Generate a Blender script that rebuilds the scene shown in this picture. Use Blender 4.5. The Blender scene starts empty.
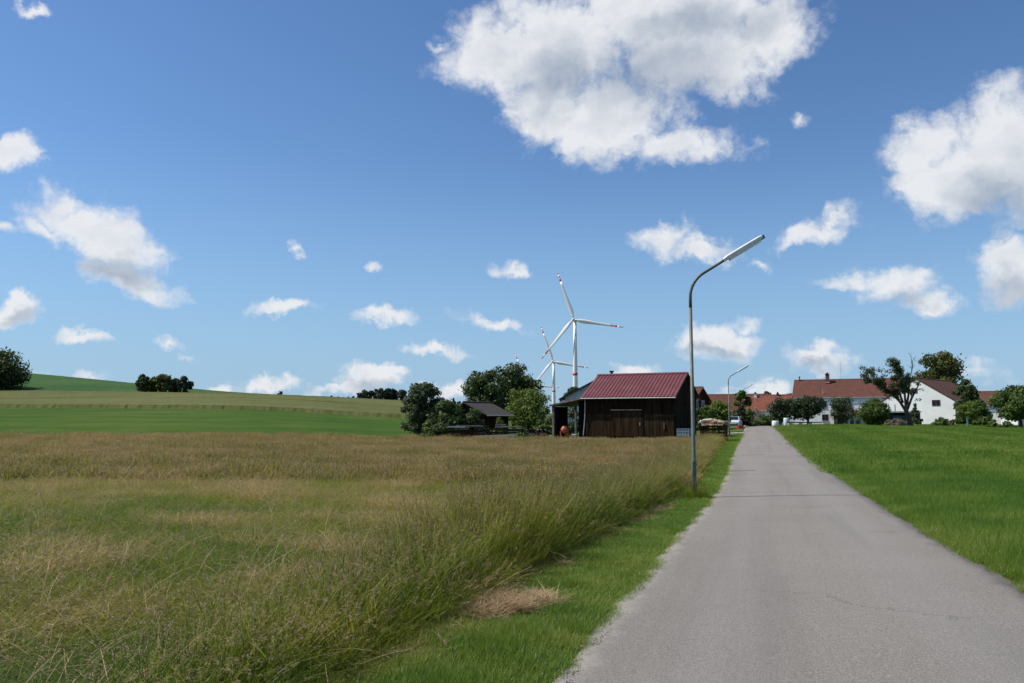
import bpy, math, random
import numpy as np
from mathutils import Vector, Matrix, Euler

random.seed(7)
RNG = np.random.default_rng(11)
S = bpy.context.scene
R = math.radians

# ------------------------------------------------------------------ camera
F = 796.0                      # focal length in picture pixels (28 mm on a 36 mm sensor)
PITCH = math.atan(75.0 / F)
EYE = 1.6
cam_d = bpy.data.cameras.new("camera")
cam = bpy.data.objects.new("camera", cam_d)
S.collection.objects.link(cam)
cam.location = (0, 0, EYE)
cam.rotation_euler = (R(90) + PITCH, 0, 0)
cam_d.sensor_width = 36.0
cam_d.lens = F / 1024 * 36.0
cam_d.clip_start = 0.1
cam_d.clip_end = 12000
S.camera = cam
S.view_settings.view_transform = 'Standard'
S.view_settings.look = 'None'
S.view_settings.exposure = 0.22
S.view_settings.gamma = 1.0
S.cycles.max_bounces = 5
S.cycles.diffuse_bounces = 2
S.cycles.transmission_bounces = 3
S.cycles.transparent_max_bounces = 6
S.cycles.caustics_reflective = False
S.cycles.caustics_refractive = False

CP, SP = math.cos(PITCH), math.sin(PITCH)
def ray(px, py):
    """direction through a picture point, scaled to y = 1"""
    u = (px - 512.0) / F
    v = (341.5 - py) / F
    d = Vector((u, CP - v * SP, SP + v * CP))
    return d / d.y
def at(px, py, Y):
    d = ray(px, py)
    return Vector((d.x * Y, Y, EYE + d.z * Y))
def X_at(px, Y, py=425):
    return ray(px, py).x * Y

# ------------------------------------------------------------------ sun and sky
SUN_EL = R(53)
SUN_FRONT = R(5)               # the sun stands left of the view, a touch in front
to_sun = Vector((-math.cos(SUN_FRONT) * math.cos(SUN_EL), math.sin(SUN_FRONT) * math.cos(SUN_EL), math.sin(SUN_EL)))
sl = bpy.data.lights.new("sun", 'SUN')
sl.energy = 4.6
sl.angle = R(0.53)
sl.color = (1.0, 0.94, 0.86)
so = bpy.data.objects.new("sun", sl)
S.collection.objects.link(so)
so.rotation_euler = (-to_sun).to_track_quat('-Z', 'Y').to_euler()
so.location = (-60, 0, 90)

class NT:
    """small helper to write node trees"""
    def __init__(s, tree): s.t = tree; s.n = tree.nodes; s.l = tree.links
    def new(s, typ, **kw):
        n = s.n.new(typ)
        for k, v in kw.items(): setattr(n, k, v)
        return n
    def link(s, a, b): s.l.new(a, b)
    def put(s, sock, v):
        if hasattr(v, 'is_output'): s.l.new(v, sock)
        else: sock.default_value = v
    def math(s, op, a, b=None, c=None, clamp=False):
        n = s.new('ShaderNodeMath', operation=op, use_clamp=clamp)
        s.put(n.inputs[0], a)
        if b is not None: s.put(n.inputs[1], b)
        if c is not None: s.put(n.inputs[2], c)
        return n.outputs[0]
    def vmath(s, op, a, b=None, scale=None):
        n = s.new('ShaderNodeVectorMath', operation=op)
        s.put(n.inputs[0], a)
        if b is not None: s.put(n.inputs[1], b)
        if scale is not None: s.put(n.inputs['Scale'], scale)
        return n.outputs['Value'] if op in ('LENGTH', 'DOT_PRODUCT', 'DISTANCE') else n.outputs[0]
    def noise(s, vec, scale, detail=4, rough=0.55, lac=2.0, out=0):
        n = s.new('ShaderNodeTexNoise')
        if vec is not None: s.put(n.inputs['Vector'], vec)
        n.inputs['Scale'].default_value = scale
        n.inputs['Detail'].default_value = detail
        n.inputs['Roughness'].default_value = rough
        n.inputs['Lacunarity'].default_value = lac
        return n.outputs[out]
    def smooth(s, x, lo, hi, a=0.0, b=1.0):
        n = s.new('ShaderNodeMapRange', interpolation_type='SMOOTHSTEP')
        s.put(n.inputs[0], x); s.put(n.inputs[1], lo); s.put(n.inputs[2], hi)
        s.put(n.inputs[3], a); s.put(n.inputs[4], b)
        return n.outputs[0]
    def mixc(s, f, a, b, blend='MIX'):
        n = s.new('ShaderNodeMix', data_type='RGBA', blend_type=blend)
        s.put(n.inputs[0], f)
        s.put(n.inputs[6], a if hasattr(a, 'is_output') else (*a, 1.0))
        s.put(n.inputs[7], b if hasattr(b, 'is_output') else (*b, 1.0))
        return n.outputs[2]
    def ramp(s, f, stops):
        n = s.new('ShaderNodeValToRGB')
        cr = n.color_ramp
        while len(cr.elements) < len(stops): cr.elements.new(0.5)
        for e, (p, c) in zip(cr.elements, stops):
            e.position = p; e.color = (*c, 1.0)
        s.put(n.inputs[0], f)
        return n.outputs[0]

world = bpy.data.worlds.new("World")
S.world = world
world.use_nodes = True
world.cycles.sampling_method = 'MANUAL'
world.cycles.sample_map_resolution = 512
w = NT(world.node_tree)
w.n.clear()
sky = w.new('ShaderNodeTexSky', sky_type='NISHITA')
sky.sun_disc = False
sky.sun_elevation = SUN_EL
sky.sun_rotation = math.atan2(to_sun.x, to_sun.y)
sky.altitude = 500
sky.air_density = 1.0
sky.dust_density = 0.3
sky.ozone_density = 1.5
gen = w.new('ShaderNodeTexCoord').outputs['Generated']
dirn = w.vmath('NORMALIZE', gen)
# two warps make the cloud outlines billow and fray
w1 = w.vmath('SCALE', w.vmath('SUBTRACT', w.noise(dirn, 9.0, 3, 0.5, out=1), (0.5, 0.5, 0.5)), scale=0.055)
w2 = w.vmath('SCALE', w.vmath('SUBTRACT', w.noise(dirn, 34.0, 5, 0.62, out=1), (0.5, 0.5, 0.5)), scale=0.042)
wd = w.vmath('ADD', w.vmath('ADD', dirn, w1), w2)
CLOUDS = [  # x, y, half width, half height, tilt, weight : the clouds as seen down this valley
    (665, 8, 165, 78, 0, 1.15), (560, 48, 100, 78, 0, 1.1), (488, 58, 62, 48, 0, 0.95), (700, 52, 105, 60, 0, 1.1), (765, 28, 68, 52, 0, 1.0),
    (610, 118, 92, 52, 0, 1.05), (668, 148, 74, 26, 6, 0.8), (545, 105, 72, 44, 25, 0.95), (434, 52, 14, 9, 0, 0.5),
    (1010, 150, 84, 72, 0, 1.15), (945, 182, 70, 44, 0, 1.05), (1062, 186, 96, 50, 0, 1.1), (922, 152, 50, 42, 0, 0.9), (1022, 272, 62, 34, 0, 1.05),
    (898, 286, 48, 22, 0, 0.72), (925, 303, 36, 14, 0, 0.62), (858, 284, 30, 9, 0, 0.45),
    (664, 242, 34, 24, 0, 0.85), (704, 249, 40, 16, 0, 0.8), (815, 232, 46, 14, 0, 0.7), (832, 223, 22, 12, 0, 0.55),
    (716, 345, 52, 17, 0, 0.85), (712, 336, 30, 13, 0, 0.8), (818, 359, 46, 12, 0, 0.8), (826, 352, 24, 9, 0, 0.6),
    (634, 367, 34, 9, 0, 0.8), (770, 386, 26, 12, 0, 0.9), (800, 394, 40, 8, 0, 0.6), (720, 394, 40, 8, 0, 0.5), (978, 374, 40, 11, 8, 0.35),
    (18, 156, 34, 20, 0, 0.95), (100, 234, 86, 34, 28, 0.95), (70, 205, 38, 22, 30, 0.75), (132, 277, 58, 18, 12, 0.9), (58, 228, 46, 14, 20, 0.7),
    (16, 305, 38, 17, 0, 0.95), (88, 338, 32, 10, 10, 0.85), (40, 370, 22, 8, 0, 0.7), (90, 379, 30, 6, 0, 0.5), (8, 230, 22, 8, 0, 0.6),
    (278, 311, 42, 9, 0, 0.75), (290, 255, 12, 8, 20, 0.5), (377, 268, 13, 7, 0, 0.5), (386, 317, 32, 9, 0, 0.7), (520, 273, 24, 10, 15, 0.65),
    (493, 323, 36, 11, 15, 0.68), (430, 350, 36, 8, 4, 0.65), (368, 380, 40, 16, 0, 0.95), (345, 391, 40, 9, 0, 0.8), (386, 373, 26, 12, 0, 0.8),
    (262, 385, 36, 11, 0, 0.85), (225, 392, 40, 7, 0, 0.6), (166, 346, 20, 6, 15, 0.5), (184, 361, 18, 5, 0, 0.55), (452, 391, 44, 11, 0, 0.75), (520, 385, 30, 10, 0, 0.6),
    (25, 4, 18, 9, 0, 0.6), (800, 115, 12, 9, 0, 0.35), (745, 330, 20, 10, 0, 0.5), (762, 258, 14, 7, 0, 0.4)]
field = None
for (px, py, rx, ry, tilt, wt) in CLOUDS:
    c = ray(px, py).normalized()
    r = (ray(px + 1, py).normalized() - c)
    kx = r.length * rx
    u_ = (ray(px, py - 1).normalized() - c)
    ky = u_.length * ry
    u_ = (u_ - c * u_.dot(c)).normalized()
    r = u_.cross(c) * -1
    r = c.cross(u_)
    a = R(-tilt)
    r2 = r * math.cos(a) + u_ * math.sin(a)
    u2 = -r * math.sin(a) + u_ * math.cos(a)
    m = Matrix((r2, c, u2)).transposed()
    mp = w.new('ShaderNodeMapping', vector_type='TEXTURE')
    mp.inputs['Location'].default_value = c
    mp.inputs['Rotation'].default_value = m.to_euler()
    mp.inputs['Scale'].default_value = (kx, 0.8, ky)
    w.link(wd, mp.inputs['Vector'])
    ln = w.vmath('LENGTH', mp.outputs[0])
    val = w.math('MULTIPLY_ADD', ln, -wt, wt)
    field = val if field is None else w.math('MAXIMUM', field, val)
# beyond the photographed part of the sky the same kind of fair-weather clouds go on
stretch = w.vmath('MULTIPLY', dirn, (1.0, 1.0, 2.4))
far_n = w.noise(stretch, 3.6, 7, 0.52)
axis = w.vmath('DOT_PRODUCT', dirn, (0.0, CP, SP))
off = w.smooth(axis, 0.80, 0.70)
sep = w.new('ShaderNodeSeparateXYZ'); w.link(dirn, sep.inputs[0])
low = w.smooth(sep.outputs[2], 0.0, 0.15)
other = w.math('ADD', w.math('MULTIPLY', w.math('SUBTRACT', far_n, 0.56), 6.0), -0.05)
other = w.math('SUBTRACT', w.math('MULTIPLY', w.math('ADD', w.math('MINIMUM', other, 1.2), 2.0), w.math('MULTIPLY', off, low)), 2.0)
field = w.math('MAXIMUM', field, other)
st2 = w.vmath('MULTIPLY', dirn, (1.0, 1.0, 1.5))
fb = w.noise(st2, 15.0, 9, 0.58)
sun_off = tuple(v * 0.022 for v in to_sun)
fb_s = w.noise(w.vmath('ADD', st2, sun_off), 13.0, 4, 0.5)
fb_m = w.noise(st2, 13.0, 4, 0.5)
dens = w.math('ADD', field, w.math('MULTIPLY', w.math('SUBTRACT', fb, 0.5), 1.0))
def billow(sc):
    return w.math('ABSOLUTE', w.math('MULTIPLY_ADD', w.noise(wd, sc, 0, 0.5), 4.0, -2.0))
bil = w.math('ADD', w.math('MULTIPLY', billow(21.0), 0.55), w.math('ADD', w.math('MULTIPLY', billow(46.0), 0.32), w.math('MULTIPLY', billow(98.0), 0.18)))
dens = w.math('ADD', dens, w.math('MULTIPLY', w.math('SUBTRACT', bil, 0.45), 0.32))
dens = w.math('ADD', dens, w.math('MULTIPLY', w.math('SUBTRACT', w.noise(dirn, 70.0, 4, 0.6), 0.5), 0.25))
alpha = w.smooth(dens, -0.08, 0.60)
relief = w.math('MULTIPLY', w.math('SUBTRACT', fb_m, fb_s), 2.4)
body = w.noise(dirn, 9.0, 5, 0.55)
core = None
for (px, py, rx, ry) in ((655, 78, 120, 62), (555, 80, 70, 42), (700, 25, 110, 30), (1005, 200, 85, 52), (1015, 292, 60, 26), (905, 300, 44, 16), (20, 312, 34, 12), (120, 270, 60, 20), (370, 392, 40, 12), (716, 352, 44, 9), (818, 364, 40, 7)):
    c = ray(px, py).normalized()
    q = ray(px + rx, py).normalized() - c; t_ = ray(px, py - ry).normalized() - c
    mp = w.new('ShaderNodeMapping', vector_type='TEXTURE')
    mp.inputs['Location'].default_value = c
    mp.inputs['Rotation'].default_value = (0, 0, math.atan2(-c.x, c.y))
    mp.inputs['Scale'].default_value = (q.length, 0.8, t_.length)
    w.link(wd, mp.inputs['Vector'])
    val = w.math('SUBTRACT', 1.0, w.vmath('LENGTH', mp.outputs[0]))
    core = val if core is None else w.math('MAXIMUM', core, val)
core = w.smooth(w.math('ADD', core, w.math('MULTIPLY', w.math('SUBTRACT', body, 0.5), 0.7)), -0.05, 0.85)
thick = w.smooth(dens, 0.45, 1.2)
tone = w.math('SUBTRACT', 1.0, w.math('MULTIPLY', core, 0.80))
tone = w.math('SUBTRACT', tone, w.math('MULTIPLY', thick, 0.12))
tone = w.math('ADD', tone, w.math('MULTIPLY', relief, 0.42))
tone = w.math('ADD', tone, w.math('MULTIPLY', w.math('SUBTRACT', bil, 0.5), 0.20))
tone = w.math('MAXIMUM', w.math('MINIMUM', tone, 1.0), 0.0)
CLOUD_BRIGHT, CLOUD_GREY = (7.15, 7.3, 7.55), (3.3, 3.85, 4.7)
cl_col = w.mixc(tone, CLOUD_GREY, CLOUD_BRIGHT)
alpha = w.math('MULTIPLY', alpha, 0.95)
hs = w.new('ShaderNodeHueSaturation')
hs.inputs['Saturation'].default_value = 1.12
hs.inputs['Value'].default_value = 1.0
w.link(sky.outputs[0], hs.inputs['Color'])
skyc = w.mixc(1.0, hs.outputs[0], (0.88, 0.985, 1.10), 'MULTIPLY')
# summer haze pales the sky towards the horizon, all round
skyc = w.mixc(w.math('MULTIPLY', w.smooth(sep.outputs[2], 0.34, -0.04), 0.85), skyc, (2.35, 4.0, 6.0))
bgc = w.mixc(alpha, skyc, cl_col)
bg = w.new('ShaderNodeBackground')
bg.inputs['Strength'].default_value = 0.10
w.link(bgc, bg.inputs['Color'])
wo = w.new('ShaderNodeOutputWorld')
w.link(bg.outputs[0], wo.inputs['Surface'])

# ------------------------------------------------------------------ land form
COLS = [-0.643, -0.32, -0.141, 0.0, 0.11, 0.308, 0.37, 0.643]
ROWS = [0, 5, 10, 20, 30, 45, 60, 80, 100, 140, 220, 330, 600, 1000, 1500, 4000]
TAB = [  # height relative to the eye: one line per bearing
    [-1.60, -1.60, -1.65, -1.80, -1.90, -1.95, -1.90, -1.15, -0.25, 1.35, 5.00, 20.3, 15, 5, 0, 0],
    [-1.60, -1.60, -1.65, -1.80, -1.92, -2.00, -1.95, -1.20, -0.45, 1.05, 5.75, 8.30, 6, 0, 0, 0],
    [-1.60, -1.62, -1.68, -1.85, -1.95, -2.00, -1.95, -1.65, -1.35, -0.70, 4.00, 5.80, 8, 0, -20, -20],
    [-1.58, -1.62, -1.70, -1.90, -2.00, -2.05, -2.05, -1.85, -1.60, -1.00, 1.20, 3.00, 3, -20, -45, -60],
    [-1.55, -1.60, -1.72, -1.95, -2.05, -2.15, -2.20, -2.10, -1.90, -1.60, -1.0, -0.5, -2, -22, -50, -60],
    [-1.52, -1.58, -1.75, -2.00, -2.08, -2.00, -1.85, -1.65, -1.45, -1.50, -1.5, -1.6, -8, -25, -55, -60],
    [-1.52, -1.58, -1.72, -1.95, -2.00, -1.80, -1.55, -1.25, -1.15, -1.15, -1.2, -1.5, -8, -25, -55, -60],
    [-1.50, -1.55, -1.62, -1.78, -1.80, -1.62, -1.42, -1.25, -1.25, -1.30, -1.3, -1.6, -8, -25, -55, -60]]
UG = np.linspace(-0.9, 0.9, 145)
VG = np.linspace(math.log(8), math.log(4008), 320)
_rows = np.log(np.array(ROWS, float) + 8)
_t = np.array([np.interp(VG, _rows, r) for r in TAB])
_t = np.array([np.interp(UG, COLS, _t[:, j]) for j in range(len(VG))])      # [v][u]
for _ in range(2):
    k = 5; p = np.pad(_t, ((k, k), (0, 0)), mode='edge')
    _t = sum(p[i:i + _t.shape[0]] for i in range(2 * k + 1)) / (2 * k + 1)
for _ in range(2):
    k = 4; p = np.pad(_t, ((0, 0), (k, k)), mode='edge')
    _t = sum(p[:, i:i + _t.shape[1]] for i in range(2 * k + 1)) / (2 * k + 1)
def H(X, Y):
    X = np.asarray(X, float); Y = np.asarray(Y, float)
    Yc = np.maximum(Y, 0.0)
    u = np.clip(X / np.maximum(Yc, 4.0), -0.9, 0.9)
    fu = (u + 0.9) / 1.8 * (len(UG) - 1)
    fv = (np.log(np.minimum(Yc, 4000.0) + 8) - VG[0]) / (VG[-1] - VG[0]) * (len(VG) - 1)
    iu = np.clip(fu.astype(int), 0, len(UG) - 2); iv = np.clip(fv.astype(int), 0, len(VG) - 2)
    a, b = fu - iu, fv - iv
    z = (_t[iv, iu] * (1 - a) + _t[iv, iu + 1] * a) * (1 - b) + (_t[iv + 1, iu] * (1 - a) + _t[iv + 1, iu + 1] * a) * b
    return z + EYE
def hz(x, y): return float(H(np.array([x]), np.array([y]))[0])
def gp(px, Y, dz=0.0):
    """the ground point under picture column px at distance Y"""
    x = X_at(px, Y)
    return Vector((x, Y, hz(x, Y) + dz))

RW = 3.5 * 1.045 / 2
def road_c(Y): return 0.55 + 0.304 * np.asarray(Y, float) + 0.35 * np.exp(-((np.asarray(Y, float) - 24) / 12) ** 2) * 0.6
def road_l(Y): return road_c(Y) - RW
def road_r(Y): return road_c(Y) + RW
_sy = [0, 4, 5.7, 8, 13.9, 21, 30, 45, 62, 75]
_sx = [-2.6, -1.45, -0.82, -0.09, 1.96, 4.35, 6.9, 11.1, 16.3, 20.2]
def strip_r(Y): return np.interp(Y, _sy, _sx)

def vnoise(x, y, scale, seed=0, octaves=3):
    """value noise for scattering"""
    x = np.asarray(x, float); y = np.asarray(y, float)
    tot = 0; amp = 1; norm = 0
    for o in range(octaves):
        xs, ys = x / scale * 2 ** o, y / scale * 2 ** o
        xi, yi = np.floor(xs).astype(np.int64), np.floor(ys).astype(np.int64)
        fx, fy = xs - xi, ys - yi
        fx = fx * fx * (3 - 2 * fx); fy = fy * fy * (3 - 2 * fy)
        def hsh(a, b):
            n = (a * 374761393 + b * 668265263 + (seed + o * 17) * 974711) & 0x7fffffff
            n = ((n ^ (n >> 13)) * 1274126177) & 0x7fffffff
            return ((n ^ (n >> 16)) & 0xffff) / 65535.0
        v = (hsh(xi, yi) * (1 - fx) + hsh(xi + 1, yi) * fx) * (1 - fy) + (hsh(xi, yi + 1) * (1 - fx) + hsh(xi + 1, yi + 1) * fx) * fy
        tot = tot + v * amp; norm += amp; amp *= 0.5
    return tot / norm

# ------------------------------------------------------------------ object helpers
def link(o): S.collection.objects.link(o); return o
def tag(o, label=None, cat=None, group=None, kind=None):
    if label: o['label'] = label
    if cat: o['category'] = cat
    if group: o['group'] = group
    if kind: o['kind'] = kind
    return o
def thing(name, loc, label, cat, rz=0.0, group=None):
    o = link(bpy.data.objects.new(name, None))
    o.empty_display_size = 0.2
    o.location = loc; o.rotation_euler = (0, 0, rz)
    return tag(o, label, cat, group)
def obj(name, me, parent=None):
    o = link(bpy.data.objects.new(name, me))
    if parent is not None: o.parent = parent
    return o
def copy_tree(o, parent=None):
    c = o.copy(); link(c); c.parent = parent
    for ch in o.children: copy_tree(ch, c)
    return c

class MB:
    """collects shapes and builds one mesh"""
    def __init__(s): s.v = []; s.f = []
    def add(s, vs, fs):
        b = len(s.v); s.v += [tuple(p) for p in vs]; s.f += [tuple(i + b for i in f) for f in fs]; return s
    def box(s, c, size, rot=None):
        hx, hy, hz_ = size[0] / 2, size[1] / 2, size[2] / 2
        P = [Vector((x, y, z)) for z in (-hz_, hz_) for y in (-hy, hy) for x in (-hx, hx)]
        if rot is not None:
            m = Euler(rot).to_matrix(); P = [m @ p for p in P]
        c = Vector(c)
        return s.add([p + c for p in P], [(0, 2, 3, 1), (4, 5, 7, 6), (0, 1, 5, 4), (1, 3, 7, 5), (3, 2, 6, 7), (2, 0, 4, 6)])
    def box2(s, a, b):
        return s.box([(a[i] + b[i]) / 2 for i in range(3)], [abs(a[i] - b[i]) for i in range(3)])
    def prism(s, poly, d):
        """poly: list of 3D points in a plane; d: extrusion vector"""
        n = len(poly); P = [Vector(p) for p in poly]; D = Vector(d)
        return s.add(P + [p + D for p in P], [tuple(range(n))[::-1], tuple(range(n, 2 * n))] + [(i, (i + 1) % n, n + (i + 1) % n, n + i) for i in range(n)])
    def tube(s, pts, rad, n=8, cap=True, ref=None):
        pts = [Vector(p) for p in pts]
        if not isinstance(rad, (list, tuple)): rad = [rad] * len(pts)
        b = len(s.v); up = Vector((0, 0, 1))
        for i, p in enumerate(pts):
            t = (pts[min(i + 1, len(pts) - 1)] - pts[max(i - 1, 0)]).normalized()
            rf_ = Vector(ref) if ref else (up if abs(t.dot(up)) < 0.95 else Vector((1, 0, 0)))
            a = t.cross(rf_).normalized(); c = t.cross(a)
            for k in range(n):
                an = 2 * math.pi * k / n
                s.v.append(tuple(p + (a * math.cos(an) + c * math.sin(an)) * rad[i]))
        for i in range(len(pts) - 1):
            for k in range(n):
                s.f.append((b + i * n + k, b + i * n + (k + 1) % n, b + (i + 1) * n + (k + 1) % n, b + (i + 1) * n + k))
        if cap:
            s.f.append(tuple(b + k for k in range(n))[::-1]); e = b + (len(pts) - 1) * n
            s.f.append(tuple(e + k for k in range(n)))
        return s
    def lathe(s, prof, c=(0, 0, 0), n=16):
        b = len(s.v); c = Vector(c)
        for (r, z) in prof:
            for k in range(n):
                an = 2 * math.pi * k / n
                s.v.append((c.x + r * math.cos(an), c.y + r * math.sin(an), c.z + z))
        for i in range(len(prof) - 1):
            for k in range(n):
                s.f.append((b + i * n + k, b + i * n + (k + 1) % n, b + (i + 1) * n + (k + 1) % n, b + (i + 1) * n + k))
        s.f.append(tuple(b + k for k in range(n))[::-1]); e = b + (len(prof) - 1) * n
        s.f.append(tuple(e + k for k in range(n)))
        return s
    def mesh(s, name, mat, smooth=False):
        me = bpy.data.meshes.new(name)
        me.from_pydata(s.v, [], s.f)
        me.validate()
        if mat is not None: me.materials.append(mat)
        if smooth: me.polygons.foreach_set('use_smooth', [True] * len(me.polygons))
        me.update()
        return me
    def build(s, name, mat, parent=None, smooth=False):
        return obj(name, s.mesh(name, mat, smooth), parent)

def np_mesh(name, V, faces_n, nper, mats, attr=None, midx=None, smooth=False):
    """V (N,3) vertices laid out face after face, nper vertices each"""
    me = bpy.data.meshes.new(name)
    N = len(V)
    me.vertices.add(N); me.vertices.foreach_set('co', np.ascontiguousarray(V, dtype=np.float32).ravel())
    me.loops.add(N); me.loops.foreach_set('vertex_index', np.arange(N, dtype=np.int32))
    me.polygons.add(faces_n)
    me.polygons.foreach_set('loop_start', np.arange(0, N, nper, dtype=np.int32))
    try: me.polygons.foreach_set('loop_total', np.full(faces_n, nper, dtype=np.int32))
    except Exception: pass
    for m in mats: me.materials.append(m)
    if midx is not None: me.polygons.foreach_set('material_index', np.asarray(midx, dtype=np.int32))
    if smooth: me.polygons.foreach_set('use_smooth', [True] * faces_n)
    if attr is not None:
        a = me.attributes.new('bl', 'FLOAT', 'FACE'); a.data.foreach_set('value', np.asarray(attr, dtype=np.float32))
    me.update(calc_edges=True)
    return me

# ------------------------------------------------------------------ materials
MATS = {}
def pmat(name, col, rough=0.7, metal=0.0, var=0.12, scale=3.0, bump=0.0, bscale=30.0, spec=0.4, stretch=(1, 1, 1), dirt=None, dirt_scale=0.8, dirt_amt=0.5):
    """painted / plain surface with mottling, dirt and fine relief"""
    if name in MATS: return MATS[name]
    m = bpy.data.materials.new(name); m.use_nodes = True
    t = NT(m.node_tree); b = t.n['Principled BSDF']
    co = t.vmath('MULTIPLY', t.new('ShaderNodeTexCoord').outputs['Object'], stretch)
    n1 = t.noise(co, scale, 5, 0.6)
    c = t.mixc(t.smooth(n1, 0.3, 0.7), tuple(x * (1 - var) for x in col), tuple(min(1, x * (1 + var)) for x in col))
    if dirt is not None:
        c = t.mixc(t.math('MULTIPLY', t.smooth(t.noise(co, dirt_scale, 6, 0.65), 0.48, 0.72), dirt_amt), c, dirt)
    t.link(c, b.inputs['Base Color'])
    b.inputs['Roughness'].default_value = rough
    b.inputs['Metallic'].default_value = metal
    b.inputs['Specular IOR Level'].default_value = spec
    if bump:
        bn = t.new('ShaderNodeBump'); bn.inputs['Strength'].default_value = bump; bn.inputs['Distance'].default_value = 0.02
        t.link(t.noise(co, bscale, 4, 0.6), bn.inputs['Height']); t.link(bn.outputs[0], b.inputs['Normal'])
    MATS[name] = m
    return m

def leaf_mat(name, dark, light, trans=0.3, spread=1.0):
    if name in MATS: return MATS[name]
    m = bpy.data.materials.new(name); m.use_nodes = True
    t = NT(m.node_tree); b = t.n['Principled BSDF']
    a = t.new('ShaderNodeAttribute', attribute_name='bl')
    c = t.mixc(a.outputs['Fac'], dark, light)
    t.link(c, b.inputs['Base Color']); b.inputs['Roughness'].default_value = 0.55; b.inputs['Specular IOR Level'].default_value = 0.25
    tr = t.new('ShaderNodeBsdfTranslucent')
    t.link(t.mixc(0.5, c, tuple(min(1, x * 1.3) for x in light)), tr.inputs['Color'])
    mx = t.new('ShaderNodeMixShader'); mx.inputs[0].default_value = trans
    t.link(b.outputs[0], mx.inputs[1]); t.link(tr.outputs[0], mx.inputs[2])
    t.link(mx.outputs[0], t.n['Material Output'].inputs['Surface'])
    MATS[name] = m
    return m

def grass_mat(name, stops, trans=0.35, spread=0.35):
    """blade colour: instance tint (patches of the meadow) plus a spread per blade"""
    m = bpy.data.materials.new(name); m.use_nodes = True
    t = NT(m.node_tree); b = t.n['Principled BSDF']
    ti = t.new('ShaderNodeAttribute', attribute_name='tint', attribute_type='INSTANCER').outputs['Fac']
    bl = t.new('ShaderNodeAttribute', attribute_name='bl').outputs['Fac']
    f = t.math('ADD', ti, t.math('MULTIPLY', t.math('SUBTRACT', bl, 0.5), spread), clamp=True)
    c = t.ramp(f, stops)
    t.link(c, b.inputs['Base Color']); b.inputs['Roughness'].default_value = 0.5; b.inputs['Specular IOR Level'].default_value = 0.3
    tr = t.new('ShaderNodeBsdfTranslucent'); t.link(c, tr.inputs['Color'])
    mx = t.new('ShaderNodeMixShader'); mx.inputs[0].default_value = trans
    t.link(b.outputs[0], mx.inputs[1]); t.link(tr.outputs[0], mx.inputs[2])
    t.link(mx.outputs[0], t.n['Material Output'].inputs['Surface'])
    return m

def ground_mat(name, cols, scales=(0.12, 1.5, 14), bump=0.5, bscale=9.0, stripe=None):
    m = bpy.data.materials.new(name); m.use_nodes = True
    t = NT(m.node_tree); b = t.n['Principled BSDF']
    co = t.new('ShaderNodeTexCoord').outputs['Object']
    f = t.math('ADD', t.math('MULTIPLY', t.noise(co, scales[0], 4, 0.55), 0.5), t.math('MULTIPLY', t.noise(co, scales[1], 5, 0.6), 0.3))
    f = t.math('ADD', f, t.math('MULTIPLY', t.noise(co, scales[2], 3, 0.6), 0.2))
    if stripe:
        rot = t.new('ShaderNodeMapping'); rot.inputs['Rotation'].default_value = (0, 0, stripe[0]); t.link(co, rot.inputs['Vector'])
        sp = t.new('ShaderNodeSeparateXYZ'); t.link(rot.outputs[0], sp.inputs[0])
        jit = t.math('MULTIPLY', t.noise(co, 0.3, 2, 0.5), 1.5)
        s_ = t.math('SINE', t.math('ADD', t.math('MULTIPLY', sp.outputs[0], stripe[1]), jit))
        f = t.math('ADD', f, t.math('MULTIPLY', s_, stripe[2]))
    c = t.ramp(f, [(0.38, cols[0]), (0.5, cols[1]), (0.62, cols[2])])
    t.link(c, b.inputs['Base Color']); b.inputs['Roughness'].default_value = 0.95; b.inputs['Specular IOR Level'].default_value = 0.05
    bn = t.new('ShaderNodeBump'); bn.inputs['Strength'].default_value = bump; bn.inputs['Distance'].default_value = 0.15
    t.link(t.noise(co, bscale, 5, 0.7), bn.inputs['Height']); t.link(bn.outputs[0], b.inputs['Normal'])
    return m

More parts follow.
